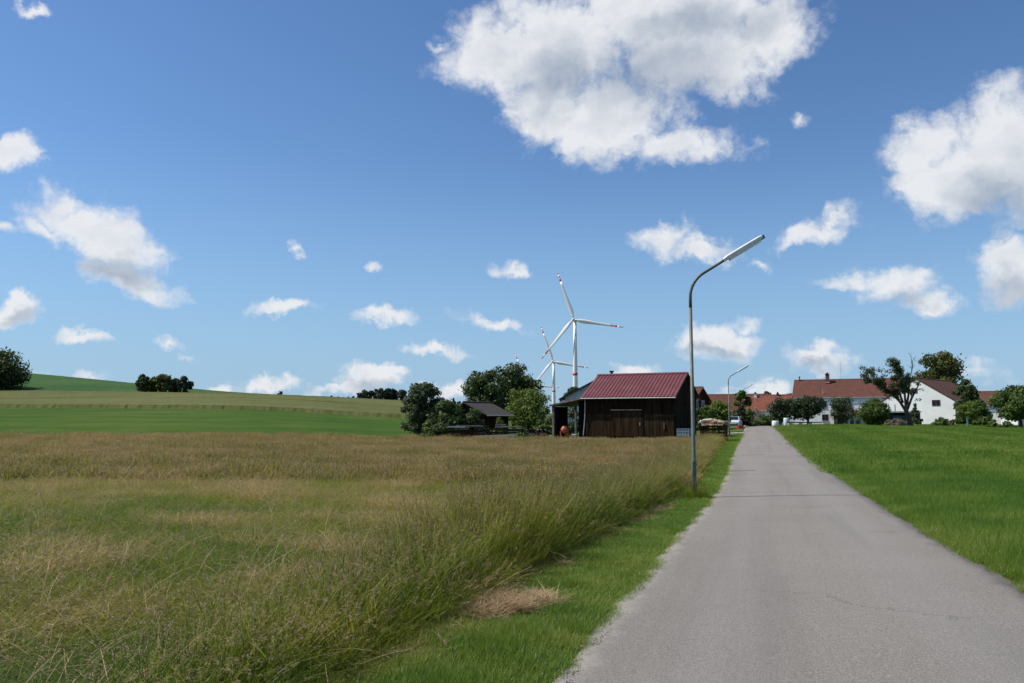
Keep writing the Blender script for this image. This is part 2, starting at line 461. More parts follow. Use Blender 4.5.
def tile_mat(name, c1, c2, c3, row=0.33, moss=0.0):
    """clay roof tiles; rows follow the slope (u = along the eave, v = up the slope, stored as UV)"""
    m = bpy.data.materials.new(name); m.use_nodes = True
    t = NT(m.node_tree); b = t.n['Principled BSDF']
    uv = t.new('ShaderNodeUVMap').outputs[0]
    br = t.new('ShaderNodeTexBrick'); br.offset = 0.5
    t.link(uv, br.inputs['Vector'])
    br.inputs['Color1'].default_value = (*c1, 1); br.inputs['Color2'].default_value = (*c2, 1); br.inputs['Mortar'].default_value = (*[x * 0.45 for x in c1], 1)
    br.inputs['Scale'].default_value = 1.0; br.inputs['Brick Width'].default_value = 0.24; br.inputs['Row Height'].default_value = row
    br.inputs['Mortar Size'].default_value = 0.012; br.inputs['Bias'].default_value = -0.1
    co = t.new('ShaderNodeTexCoord').outputs['Object']
    c = t.mixc(t.math('MULTIPLY', t.smooth(t.noise(co, 0.9, 6, 0.7), 0.42, 0.68), 0.85), br.outputs[0], c3)
    c = t.mixc(t.math('MULTIPLY', t.smooth(t.noise(co, 5.0, 4, 0.7), 0.5, 0.75), 0.4), c, tuple(x * 1.5 for x in c2))
    if moss: c = t.mixc(t.math('MULTIPLY', t.smooth(t.noise(co, 1.7, 6, 0.7), 0.5, 0.7), moss), c, (0.05, 0.045, 0.03))
    t.link(c, b.inputs['Base Color']); b.inputs['Roughness'].default_value = 0.85; b.inputs['Specular IOR Level'].default_value = 0.2
    bn = t.new('ShaderNodeBump'); bn.inputs['Strength'].default_value = 0.6; bn.inputs['Distance'].default_value = 0.03
    t.link(br.outputs['Fac'], bn.inputs['Height']); bn.invert = True; t.link(bn.outputs[0], b.inputs['Normal'])
    return m

plaster = pmat('white_plaster', (0.76, 0.76, 0.75), 0.9, var=0.05, scale=1.2, bump=0.15, dirt=(0.5, 0.49, 0.46), dirt_amt=0.35, dirt_scale=0.6)
plaster_g = pmat('grey_plaster', (0.62, 0.66, 0.70), 0.9, var=0.05, scale=1.2, dirt=(0.4, 0.4, 0.4), dirt_amt=0.3)
darkwood = pmat('dark_wood', (0.018, 0.011, 0.007), 0.9, var=0.5, scale=6, stretch=(1, 1, 0.08), bump=0.3, dirt=(0.042, 0.028, 0.016), dirt_amt=0.6, dirt_scale=1.5, spec=0.04)
brownwood = pmat('brown_wood', (0.034, 0.021, 0.011), 0.9, var=0.5, scale=6, stretch=(1, 1, 0.08), bump=0.3, dirt=(0.065, 0.043, 0.025), dirt_amt=0.6, dirt_scale=1.5, spec=0.05)
greywood = pmat('weathered_wood', (0.16, 0.14, 0.12), 0.85, var=0.4, scale=5, bump=0.3)
palewood = pmat('pale_wood', (0.52, 0.38, 0.22), 0.8, var=0.3, scale=4, bump=0.2)
whitewood = pmat('bleached_wood', (0.60, 0.55, 0.47), 0.8, var=0.2, scale=4, bump=0.2)
orangewood = pmat('cut_timber', (0.50, 0.25, 0.12), 0.8, var=0.3, scale=4, bump=0.2)
bark = pmat('bark', (0.075, 0.055, 0.042), 0.95, var=0.4, scale=8, bump=0.6, bscale=18)
glass_dark = pmat('window_pane', (0.012, 0.015, 0.02), 0.12, var=0.2, spec=0.6)
winframe = pmat('window_frame_paint', (0.16, 0.10, 0.07), 0.6)
whiteframe = pmat('white_frame_paint', (0.72, 0.72, 0.70), 0.5)
galv = pmat('galvanised_steel', (0.105, 0.120, 0.10), 0.55, metal=0.25, var=0.25, scale=5, dirt=(0.07, 0.085, 0.055), dirt_amt=0.6, dirt_scale=2.0)
lampgrey = pmat('lamp_housing', (0.66, 0.67, 0.67), 0.45, var=0.1, dirt=(0.25, 0.25, 0.22), dirt_amt=0.4)
lampglass = pmat('lamp_cover', (0.82, 0.82, 0.79), 0.3, var=0.06)
concrete = pmat('concrete', (0.42, 0.40, 0.37), 0.9, var=0.15, scale=4, bump=0.3)
turb_white = pmat('turbine_white', (0.82, 0.79, 0.74), 0.5, var=0.02, scale=0.05)
turb_red = pmat('turbine_red', (0.62, 0.05, 0.03), 0.5, var=0.05)
red_metal = pmat('red_roof_metal', (0.150, 0.042, 0.044), 0.5, var=0.08, scale=0.8, dirt=(0.20, 0.085, 0.075), dirt_amt=0.5, dirt_scale=0.5, spec=0.4)
zinc = pmat('zinc', (0.42, 0.43, 0.42), 0.45, metal=0.5, var=0.15)
bitumen = pmat('dark_roofing', (0.055, 0.05, 0.05), 0.75, var=0.3, scale=2, bump=0.3)
slate = pmat('grey_roofing', (0.042, 0.034, 0.029), 0.8, var=0.25, scale=3, bump=0.4, stretch=(1, 4, 1))
chim_red = pmat('chimney_brick', (0.16, 0.07, 0.05), 0.9, var=0.3, scale=8, bump=0.4)
tile_red = tile_mat('tiles_red', (0.115, 0.044, 0.032), (0.165, 0.062, 0.042), (0.075, 0.040, 0.034), moss=0.5)
tile_orange = tile_mat('tiles_orange', (0.18, 0.060, 0.037), (0.235, 0.085, 0.05), (0.12, 0.05, 0.036), moss=0.35)
tile_brown = tile_mat('tiles_brown', (0.105, 0.048, 0.036), (0.145, 0.064, 0.044), (0.07, 0.038, 0.03), moss=0.4)

# ------------------------------------------------------------------ ground, fields, road
def sheet(name, XS, YS, mat, dz=0.0, bump=0.0, bscale=0.4, skirt=0.0):
    """XS, YS: 2D arrays of plan positions -> one draped sheet"""
    n, m = XS.shape
    Z = H(XS, YS) + dz
    if bump: Z = Z + (vnoise(XS, YS, bscale, 3) - 0.5) * 2 * bump
    V = np.stack([XS, YS, Z], -1).reshape(-1, 3)
    idx = np.arange(n * m).reshape(n, m)
    q = np.stack([idx[:-1, :-1], idx[:-1, 1:], idx[1:, 1:], idx[1:, :-1]], -1).reshape(-1, 4)
    if skirt:
        b = len(V)
        top = V[idx[0]].copy(); low = top.copy(); low[:, 2] -= skirt; low[:, 1] -= skirt * 1.1
        V = np.vstack([V, top, low])
        k = np.arange(m - 1)
        q = np.vstack([q, np.stack([b + m + k, b + m + k + 1, b + k + 1, b + k], -1)])
    me = bpy.data.meshes.new(name)
    me.from_pydata(V.tolist(), [], q.tolist())
    me.materials.append(mat)
    me.polygons.foreach_set('use_smooth', [True] * len(me.polygons))
    me.update()
    return tag(obj(name, me), kind='structure')

soil = ground_mat('grass_floor', ((0.045, 0.07, 0.018), (0.075, 0.10, 0.028), (0.12, 0.125, 0.05)))
meadow_soil = ground_mat('meadow_floor', ((0.05, 0.065, 0.018), (0.095, 0.095, 0.030), (0.17, 0.135, 0.060)))
lawn = ground_mat('pasture', ((0.045, 0.095, 0.014), (0.065, 0.125, 0.018), (0.09, 0.15, 0.026)), scales=(0.05, 0.4, 6), stripe=(R(-17), 2.2, 0.03))
strip_green = ground_mat('hay_meadow_green', ((0.028, 0.066, 0.009), (0.046, 0.092, 0.012), (0.078, 0.108, 0.020)), scales=(0.03, 0.15, 3), stripe=(R(88), 0.5, 0.025))
grain = ground_mat('grain_crop', ((0.075, 0.085, 0.026), (0.105, 0.115, 0.040), (0.135, 0.135, 0.055)), scales=(0.02, 0.3, 3), bump=0.9, bscale=3, stripe=(R(85), 0.5, 0.03))
beet = ground_mat('beet_crop', ((0.030, 0.075, 0.022), (0.044, 0.095, 0.028), (0.06, 0.115, 0.035)), scales=(0.03, 0.5, 2), bump=0.8, bscale=1.5, stripe=(R(60), 1.6, 0.09))

def grade(lo, hi, near, a, ratio):
    """coordinates: spacing near around 0 up to a, then growing by ratio"""
    out = [0.0]; st = near
    while out[-1] < hi:
        if out[-1] > a: st *= ratio
        out.append(out[-1] + st)
    neg = [0.0]; st = near
    while neg[-1] > lo:
        if -neg[-1] > a: st *= ratio
        neg.append(neg[-1] - st)
    return np.array(sorted(set(neg + out)))
gx = grade(-4000, 4000, 0.8, 70, 1.06); gy = grade(-400, 5000, 0.8, 90, 1.05)
XX, YY = np.meshgrid(gx, gy)
sheet('ground', XX, YY, soil, -0.03)

def between(fl, fr, Ys, n):
    Ys = np.asarray(Ys, float); t = np.linspace(0, 1, n)
    L, Rr = fl(Ys), fr(Ys)
    return L[:, None] * (1 - t) + Rr[:, None] * t, np.repeat(Ys[:, None], n, 1)
Ym = np.concatenate([np.arange(-6, 20, 0.5), np.arange(20, 66, 1.0)])
sheet('meadow', *between(lambda Y: -0.9 * np.maximum(Y, 8) - 4, strip_r, Ym, 60), meadow_soil, 0.02)
Yf = np.concatenate([np.arange(-6, 20, 0.5), np.arange(20, 125, 1.0)])
sheet('pasture', *between(road_r, lambda Y: 0.95 * np.maximum(Y, 8) + 10, Yf, 60), lawn, 0.015)
sheet('roadside_verge', *between(strip_r, road_l, np.concatenate([np.arange(-6, 20, 0.5), np.arange(20, 75, 1.0)]), 6), soil, 0.012)

def upatch(name, u0, u1, nu, Y0, Y1, ny, mat, dz, bump=0.0, bscale=1.0, skirt=0.0):
    u = np.linspace(u0, u1, nu); t = np.linspace(0, 1, ny)
    a, b = Y0(u), Y1(u)
    YS = a[None, :] * (1 - t[:, None]) + b[None, :] * t[:, None]
    return sheet(name, u[None, :] * YS, YS, mat, dz, bump, bscale, skirt)
wob = lambda u, s, a: a * (vnoise(u * 100, u * 0, s, 5) - 0.5)
upatch('hay_meadow', -0.9, 0.02, 160, lambda u: 63 + u * 0, lambda u: 141 + u * 0, 60, strip_green, 0.10)
upatch('grain_field', -0.9, -0.03, 420, lambda u: 139 + wob(u, 0.25, 0.5), lambda u: 168 + 40 * np.clip(-u - 0.1, 0, .25), 60, grain, 0.75, 0.07, 1.2, 1.0)
upatch('grain_field', -0.9, -0.03, 300, lambda u: 172 + 41 * np.clip(-u - 0.1, 0, .25), lambda u: 226 + u * 0, 60, grain, 0.74, 0.12, 1.5, 0.5)
upatch('beet_field', -0.9, -0.24, 260, lambda u: 226 + u * 0, lambda u: 336 + u * 0, 80, beet, 0.6, 0.10, 1.2, 1.0)

# the lane
def road_mat():
    m = bpy.data.materials.new('worn_asphalt'); m.use_nodes = True
    t = NT(m.node_tree); b = t.n['Principled BSDF']
    co = t.new('ShaderNodeTexCoord').outputs['Object']
    uv = t.new('ShaderNodeUVMap').outputs[0]
    sp = t.new('ShaderNodeSeparateXYZ'); t.link(uv, sp.inputs[0])
    x, y = sp.outputs[0], sp.outputs[1]
    base = t.mixc(t.smooth(t.noise(co, 0.35, 5, 0.6), 0.3, 0.7), (0.192, 0.175, 0.150), (0.234, 0.214, 0.186))
    grit = t.noise(co, 75, 4, 0.75)
    base = t.mixc(t.smooth(grit, 0.38, 0.64), t.mixc(0.45, base, (0.095, 0.09, 0.082)), t.mixc(0.4, base, (0.40, 0.375, 0.335)))
    strk = t.noise(t.vmath('MULTIPLY', uv, (1.6, 0.06, 1.0)), 1.0, 5, 0.6)
    base = t.mixc(t.math('MULTIPLY', t.smooth(strk, 0.45, 0.7), 0.35), base, (0.13, 0.122, 0.112))
    gr2 = t.noise(co, 24, 4, 0.7)
    base = t.mixc(t.math('MULTIPLY', t.smooth(gr2, 0.4, 0.75), 0.3), base, (0.13, 0.12, 0.115))
    # wheel tracks run slightly paler
    e = t.math('ABSOLUTE', x)
    tr = t.smooth(t.math('ABSOLUTE', t.math('SUBTRACT', e, 0.8)), 0.45, 0.1)
    base = t.mixc(t.math('MULTIPLY', tr, 0.16), base, (0.26, 0.25, 0.24))
    # crumbled gravel edges, paler on the left
    en = t.math('ADD', e, t.math('MULTIPLY', t.math('SUBTRACT', t.noise(co, 2.2, 5, 0.65), 0.5), 0.5))
    left = t.smooth(x, 0.2, -0.6)
    base = t.mixc(t.math('MULTIPLY', t.math('MULTIPLY', t.smooth(en, 1.50, 1.68), left), 0.55), base, t.mixc(t.noise(co, 60, 3, 0.7), (0.22, 0.20, 0.17), (0.44, 0.41, 0.36)))
    right = t.smooth(x, -0.2, 0.6)
    base = t.mixc(t.math('MULTIPLY', t.math('MULTIPLY', t.smooth(en, 1.45, 1.7), right), 0.6), base, (0.085, 0.08, 0.075))
    # thin wandering cracks
    wv = t.vmath('ADD', co, t.vmath('SCALE', t.noise(co, 1.2, 5, 0.6, out=1), scale=1.6))
    cr = t.new('ShaderNodeTexVoronoi', feature='DISTANCE_TO_EDGE'); cr.inputs['Scale'].default_value = 0.22; t.link(wv, cr.inputs['Vector'])
    gate = t.smooth(t.noise(co, 0.45, 2, 0.5), 0.50, 0.58)
    ck = t.math('MULTIPLY', t.smooth(cr.outputs['Distance'], 0.0045, 0.0012), gate)
    base = t.mixc(t.math('MULTIPLY', ck, 0.28), base, (0.035, 0.03, 0.028))
    # thin dark cross line and two short patches
    jy = t.math('ADD', y, t.math('MULTIPLY', t.math('SUBTRACT', t.noise(co, 1.3, 3, 0.5), 0.5), 0.16))
    def mark(y0, hw, x0, x1, amt):
        a = t.smooth(t.math('ABSOLUTE', t.math('SUBTRACT', jy, y0)), hw, hw * 0.5)
        g = t.math('MULTIPLY', t.smooth(x, x0 - 0.08, x0), t.smooth(x, x1 + 0.08, x1))
        return t.math('MULTIPLY', t.math('MULTIPLY', a, g), amt)
    for mk in (mark(29.6, 0.22, -1.6, -0.75, 0.75), mark(19.3, 0.035, -1.75, -0.2, 0.5), mark(40.5, 0.2, -1.3, -0.2, 0.5), mark(52, 0.3, 0.2, 1.0, 0.4)):
        base = t.mixc(mk, base, (0.06, 0.055, 0.05))
    t.link(base, b.inputs['Base Color']); b.inputs['Roughness'].default_value = 0.9; b.inputs['Specular IOR Level'].default_value = 0.2
    bn = t.new('ShaderNodeBump'); bn.inputs['Strength'].default_value = 0.7; bn.inputs['Distance'].default_value = 0.012
    t.link(t.math('SUBTRACT', t.math('ADD', grit, gr2), ck), bn.inputs['Height']); t.link(bn.outputs[0], b.inputs['Normal'])
    return m
def build_road():
    Ys = np.concatenate([np.arange(-8, 40, 0.12), np.arange(40, 150, 0.6)])
    ts = np.array([-1, -0.9, -0.6, -0.3, 0, 0.3, 0.6, 0.9, 1.0])
    n = len(Ys); m = len(ts)
    C = road_c(Ys) + np.where(Ys > 105, -((Ys - 105) / 18) ** 2 * 1.0, 0)
    jl = (vnoise(Ys, Ys * 0, 0.8, 21, 4) - 0.5) * 0.18; jr = (vnoise(Ys, Ys * 0, 0.9, 31, 4) - 0.5) * 0.10
    T = np.repeat(ts[None, :], n, 0)
    off = T * RW
    off[:, 0] += jl; off[:, -1] += jr
    XS = C[:, None] + off; YS = np.repeat(Ys[:, None], m, 1)
    Z = H(XS, YS) + 0.045 + 0.03 * (1 - T ** 2)
    Z[:, 0] -= 0.02; Z[:, -1] -= 0.02
    V = np.stack([XS, YS, Z], -1).reshape(-1, 3)
    idx = np.arange(n * m).reshape(n, m)
    q = np.stack([idx[:-1, :-1], idx[:-1, 1:], idx[1:, 1:], idx[1:, :-1]], -1).reshape(-1, 4)
    me = bpy.data.meshes.new('road'); me.from_pydata(V.tolist(), [], q.tolist())
    uvl = me.uv_layers.new(name='UVMap')
    li = np.empty(len(me.loops), np.int32); me.loops.foreach_get('vertex_index', li)
    UV = np.stack([(off * 1.75 / RW).reshape(-1), YS.reshape(-1)], -1)[li]
    uvl.data.foreach_set('uv', UV.astype(np.float32).ravel())
    me.materials.append(road_mat())
    me.polygons.foreach_set('use_smooth', [True] * len(me.polygons)); me.update()
    tag(obj('road', me), kind='structure')
build_road()

# ------------------------------------------------------------------ grass
def blades(n, rad, hmin, hmax, wid, lean=(0.1, 0.5), curl=0.5, bias=(0.0, 0.0), seg=3, seed=1, stalk=0.0, hscale=1.0):
    """one tuft: n tapering bent blades; stalk = share of blades that carry a seed panicle. Triangles only"""
    r = np.random.default_rng(seed)
    T = []; A = []; M = []
    for i in range(n):
        a = r.uniform(0, 2 * math.pi); rr = rad * math.sqrt(r.uniform())
        p = np.array([rr * math.cos(a), rr * math.sin(a), -0.03])
        az = r.uniform(0, 2 * math.pi); ln = r.uniform(*lean); h = r.uniform(hmin, hmax)
        d = np.array([math.cos(az) * ln + bias[0], math.sin(az) * ln + bias[1], 1.0]); d /= np.linalg.norm(d)
        side = np.array([-math.sin(az), math.cos(az), 0.0])
        isst = r.uniform() < stalk
        if isst: h = hmax * r.uniform(1.0, 1.35)
        w0 = wid * r.uniform(0.7, 1.3) * (0.55 if isst else 1.0)
        bl = r.uniform()
        pts = [p]; dd = d.copy()
        cu = curl * r.uniform(0.3, 1.3) * (0.5 if isst else 1.0)
        for s in range(seg):
            pts.append(pts[-1] + dd * h / seg)
            dd = dd + np.array([d[0] * cu, d[1] * cu, -cu * 0.45]); dd /= np.linalg.norm(dd)
        ws = [w0 * (1 - (k / seg) ** 1.6) for k in range(seg + 1)]
        if isst: ws = [w0] * (seg + 1)
        for s in range(seg):
            a0, a1 = pts[s] - side * ws[s], pts[s] + side * ws[s]
            b0, b1 = pts[s + 1] - side * ws[s + 1], pts[s + 1] + side * ws[s + 1]
            T += [a0, a1, b1]; A.append(bl); M.append(0)
            if ws[s + 1] > 1e-5: T += [a0, b1, b0]; A.append(bl); M.append(0)
        if isst:
            tip = pts[-1]
            for k in range(14):
                f = r.uniform(0, 1)
                c = tip - dd * f * 0.15 + r.normal(0, 0.008, 3) * (0.4 + f)
                o = r.normal(0, 1, 3); o[2] -= 0.4; o /= np.linalg.norm(o)
                L = r.uniform(0.010, 0.024)
                s2 = np.cross(o, dd); s2 /= (np.linalg.norm(s2) + 1e-6)
                T += [c - s2 * wid * 0.8, c + s2 * wid * 0.8, c + (o + dd * 0.8) * L]; A.append(r.uniform()); M.append(1)
    return np.array(T), np.array(A), np.array(M)

def scatter(name, pts, scl, tint, idx, templates, label, rotmode='z', tilt=0.12, cat='grass'):
    n = len(pts)
    me = bpy.data.meshes.new(name)
    me.vertices.add(n); me.vertices.foreach_set('co', np.asarray(pts, np.float32).ravel())
    rot = np.stack([RNG.normal(0, tilt, n), RNG.normal(0, tilt, n), RNG.uniform(0, 2 * math.pi, n) if rotmode == 'z' else RNG.normal(0, 0.5, n)], -1)
    me.attributes.new('rot', 'FLOAT_VECTOR', 'POINT').data.foreach_set('vector', rot.astype(np.float32).ravel())
    me.attributes.new('scl', 'FLOAT_VECTOR', 'POINT').data.foreach_set('vector', np.asarray(scl, np.float32).ravel())
    me.attributes.new('tint', 'FLOAT', 'POINT').data.foreach_set('value', np.asarray(tint, np.float32))
    me.attributes.new('idx', 'INT', 'POINT').data.foreach_set('value', np.asarray(idx, np.int32))
    o = obj(name, me)
    ng = bpy.data.node_groups.new(name + '_scatter', 'GeometryNodeTree')
    ng.interface.new_socket('Geometry', in_out='INPUT', socket_type='NodeSocketGeometry')
    ng.interface.new_socket('Geometry', in_out='OUTPUT', socket_type='NodeSocketGeometry')
    gi = ng.nodes.new('NodeGroupInput'); go = ng.nodes.new('NodeGroupOutput')
    def attr(nm, ty):
        a = ng.nodes.new('GeometryNodeInputNamedAttribute'); a.data_type = ty; a.inputs['Name'].default_value = nm
        return a.outputs['Attribute']
    ra, sa, ia = attr('rot', 'FLOAT_VECTOR'), attr('scl', 'FLOAT_VECTOR'), attr('idx', 'INT')
    e2r = ng.nodes.new('FunctionNodeEulerToRotation'); ng.links.new(ra, e2r.inputs[0])
    jn = ng.nodes.new('GeometryNodeJoinGeometry')
    for k, tm in enumerate(templates):
        oi = ng.nodes.new('GeometryNodeObjectInfo'); oi.inputs['Object'].default_value = tm; oi.inputs['As Instance'].default_value = True
        cmp_ = ng.nodes.new('FunctionNodeCompare'); cmp_.data_type = 'INT'; cmp_.operation = 'EQUAL'
        ng.links.new(ia, cmp_.inputs[2]); cmp_.inputs[3].default_value = k
        ip = ng.nodes.new('GeometryNodeInstanceOnPoints')
        ng.links.new(gi.outputs[0], ip.inputs['Points']); ng.links.new(cmp_.outputs[0], ip.inputs['Selection'])
        ng.links.new(oi.outputs['Geometry'], ip.inputs['Instance'])
        ng.links.new(e2r.outputs[0], ip.inputs['Rotation']); ng.links.new(sa, ip.inputs['Scale'])
        ng.links.new(ip.outputs[0], jn.inputs[0])
    ng.links.new(jn.outputs[0], go.inputs[0])
    md = o.modifiers.new('scatter', 'NODES'); md.node_group = ng
    return tag(o, label, cat, kind='stuff')

def template(name, tri, mats):
    T, A, M = tri
    me = np_mesh(name, T, len(T) // 3, 3, mats, A, M)
    return bpy.data.objects.new(name, me)

g_meadow = grass_mat('meadow_blades', [(0.0, (0.085, 0.155, 0.014)), (0.35, (0.205, 0.250, 0.022)), (0.65, (0.30, 0.275, 0.045)), (1.0, (0.47, 0.37, 0.13))], trans=0.55)
g_seed = grass_mat('seed_heads', [(0.0, (0.24, 0.17, 0.09)), (0.5, (0.30, 0.20, 0.12)), (1.0, (0.42, 0.29, 0.18))], trans=0.25)
g_verge = grass_mat('verge_blades', [(0.0, (0.090, 0.175, 0.018)), (0.5, (0.175, 0.255, 0.030)), (1.0, (0.32, 0.30, 0.09))], trans=0.48)
g_field = grass_mat('pasture_blades', [(0.0, (0.070, 0.165, 0.013)), (0.5, (0.160, 0.252, 0.028)), (1.0, (0.29, 0.31, 0.075))], trans=0.48)
g_straw = grass_mat('straw', [(0.0, (0.22, 0.15, 0.07)), (1.0, (0.48, 0.34, 0.19))], trans=0.15, spread=0.8)

def pick(n_target, fl, fr, dens, Y0, Y1):
    """random plan positions between two lateral lines, density dens(Y)"""
    g = np.linspace(Y0, Y1, 600)
    wgt = np.maximum(fr(g) - fl(g), 0) * dens(g)
    cdf = np.cumsum(wgt); cdf = cdf / cdf[-1]
    Y = np.interp(RNG.uniform(size=n_target), cdf, g)
    t = RNG.uniform(size=n_target)
    return fl(Y) * (1 - t) + fr(Y) * t, Y

# meadow: mixed green and dry tufts, in patches
MT = [template('meadow_tuft', blades(26, 0.15, 0.18, 0.50, 0.0033, (0.1, 0.9), 0.9, (0.15, 0), 4, 11 + k, stalk=s), [g_meadow, g_seed]) for k, s in enumerate((0.0, 0.04, 0.09, 0.16))]
TT = [template('tall_tuft', blades(30, 0.12, 0.35, 0.72, 0.0038, (0.03, 0.32), 0.45, (0.10, 0), 4, 41 + k, stalk=s), [g_meadow, g_seed]) for k, s in enumerate((0.08, 0.2, 0.38))]
VT = [template('verge_tuft', blades(30, 0.10, 0.04, 0.13, 0.0028, (0.2, 0.9), 0.9, (0, 0), 2, 71 + k), [g_verge]) for k in range(3)]
FT = [template('pasture_tuft', blades(30, 0.13, 0.10, 0.24, 0.0032, (0.1, 0.7), 0.8, (0.1, 0), 2, 91 + k), [g_field]) for k in range(3)]
WT = [template('wide_tuft', blades(60, 0.34, 0.22, 0.48, 0.009, (0.1, 0.6), 0.6, (0.12, 0), 2, 121 + k, stalk=s), [g_meadow, g_seed]) for k, s in enumerate((0.05, 0.25, 0.4))]
WF = [template('wide_pasture_tuft', blades(60, 0.4, 0.10, 0.24, 0.010, (0.1, 0.7), 0.7, (0.1, 0), 2, 151 + k), [g_field]) for k in range(3)]

def meadow_tint(x, y):
    t = 0.36 + 0.5 * (vnoise(x, y, 7.0, 3) - 0.5) + 1.0 * (vnoise(x, y, 1.6, 8) - 0.5)
    t = t + 0.6 * np.clip((vnoise(x, y, 1.1, 25) - 0.66) / 0.1, 0, 1)
    t = t + 0.25 * np.clip((y - 14) / 26, 0, 1)                       # the far half of the meadow has gone to seed
    t = t - 0.30 * np.clip(1 - np.abs(strip_r(y) - 1.2 - x) / 2.2, 0, 1) * np.clip((14 - y) / 8, 0, 1)
    return t
def meadow(name, n, tmpl, Y0, Y1, hs, dens, label, jitter=0.3, left=-0.80):
    x, y = pick(n, lambda Y: left * Y - 1.0, lambda Y: strip_r(Y) - 0.1, dens, Y0, Y1)
    z = H(x, y)
    hgt = hs * (0.35 + 1.3 * vnoise(x, y, 1.7, 14)) * RNG.uniform(0.75, 1.25, n)
    tnt = np.clip(meadow_tint(x, y) + RNG.normal(0, 0.14, n), 0.08, 1)
    k = len(tmpl)
    dry = np.clip(tnt * 0.9 + RNG.normal(0, 0.2, n), 0, 0.999)
    wsc = RNG.uniform(0.8, 1.3, n)
    scatter(name, np.stack([x, y, z], -1), np.stack([wsc, wsc, hgt], -1), tnt, (dry * k).astype(int), tmpl, label)
meadow('meadow_grass', 52000, MT, 2.5, 24, 0.45, lambda Y: np.clip(10 / np.maximum(Y, 7), 0, 1) ** 1.3, 'uncut brownish meadow grass with seed heads covering the left foreground')
meadow('meadow_grass', 42000, WT, 22, 65, 0.66, lambda Y: np.clip(22 / Y, 0, 1) ** 1.2, 'dry pinkish meadow grass stretching back to the barn')

# pale dry stems arching over the meadow
def dry_stems():
    DT = [template('dry_stem', blades(6, 0.18, 0.30, 0.65, 0.0022, (0.2, 1.5), 1.1, (0.1, 0), 5, 260 + k, stalk=0.35), [g_straw, g_seed]) for k in range(3)]
    n = 5200
    x, y = pick(n, lambda Y: -0.8 * Y - 1, lambda Y: strip_r(Y) - 0.1, lambda Y: np.clip(8 / np.maximum(Y, 5), 0, 1) ** 1.4, 2.6, 30)
    s = RNG.uniform(0.7, 1.1, n)
    scatter('dry_stems', np.stack([x, y, H(x, y)], -1), np.stack([s, s, s * (0.5 + 0.6 * vnoise(x, y, 1.7, 14))], -1), RNG.uniform(0.1, 1, n), RNG.integers(0, 3, n), DT, 'thin bleached stems bending over the near meadow', tilt=0.25)

# the taller, uncut strip beside the mown verge
def tall(name, n, Y0, Y1, label):
    g = lambda Y: strip_r(Y) - 0.05
    wdt = lambda Y: strip_r(Y) - np.interp(Y, [3, 8, 14, 25, 60], [0.8, 1.15, 1.25, 1.2, 1.0])
    x, y = pick(n, wdt, g, lambda Y: np.clip(9 / np.maximum(Y, 6), 0, 1) ** 0.9, Y0, Y1)
    z = H(x, y)
    edge = np.clip((strip_r(y) - x) / 0.35, 0.45, 1.0)
    hgt = np.interp(y, [3, 5.5, 8, 10, 22, 60], [0.30, 0.50, 0.86, 0.97, 0.92, 0.75]) * RNG.uniform(0.75, 1.15, n) * edge * (0.7 + 0.6 * vnoise(x, y, 1.2, 44))
    tnt = np.clip(0.20 + 0.6 * (vnoise(x, y, 1.4, 9) - 0.5) + 0.25 * np.clip((y - 10) / 30, 0, 1) + RNG.normal(0, 0.1, n), 0, 1)
    sc = RNG.uniform(0.8, 1.2, n) * np.interp(y, [10, 60], [1.0, 2.2])
    scatter(name, np.stack([x, y, z], -1), np.stack([sc, sc, hgt], -1), tnt, np.clip(RNG.integers(0, 3, n) - (RNG.uniform(size=n) < np.interp(y, [4, 8, 16], [0.9, 0.55, 0.0])) - (edge < 0.8), 0, 2), TT, label)
tall('tall_grass', 7000, 3.0, 64, 'belt of tall seeding grass along the mown verge left of the lane')

# mown verge left of the lane
x, y = pick(60000, lambda Y: strip_r(Y) - 0.25, lambda Y: road_l(Y) + 0.08, lambda Y: np.clip(7 / np.maximum(Y, 5), 0, 1) ** 1.3, 2.5, 78)
keep = RNG.uniform(size=len(x)) > 1.25 * vnoise(x, y, 0.3, 56) * np.clip(1.15 - (np.abs(x + 0.05) / 0.45) ** 2 - (np.abs(y - 7.1) / 0.62) ** 2, 0, 1)
ed = road_l(y) - x
keep &= ed > (vnoise(y, y * 0, 0.8, 21, 4) - 0.5) * -0.18 + (vnoise(x, y, 0.5, 77) - 0.55) * 0.30
x, y = x[keep], y[keep]; n = len(x)
tn = np.clip(0.25 + 1.0 * (vnoise(x, y, 0.9, 5) - 0.5) + 0.7 * (vnoise(x, y, 0.28, 6) - 0.5) + 0.5 * np.clip(1 - (x - strip_r(y)) / 0.35, 0, 1) + RNG.normal(0, 0.1, n), 0, 1)
sc = RNG.uniform(0.8, 1.3, n) * np.interp(y, [6, 25, 78], [1.0, 1.8, 3.2])
hh = RNG.uniform(0.5, 1.3, n) * (0.25 + 1.5 * vnoise(x, y, 0.55, 61) ** 1.5 + 0.8 * np.clip((vnoise(x, y, 0.22, 62) - 0.72) / 0.1, 0, 1)) * np.interp(y, [6, 78], [1.0, 1.4])
scatter('verge_grass', np.stack([x, y, H(x, y)], -1), np.stack([sc, sc, hh], -1), tn, RNG.integers(0, 3, n), VT, 'short mown green grass on the verge between lane and meadow')

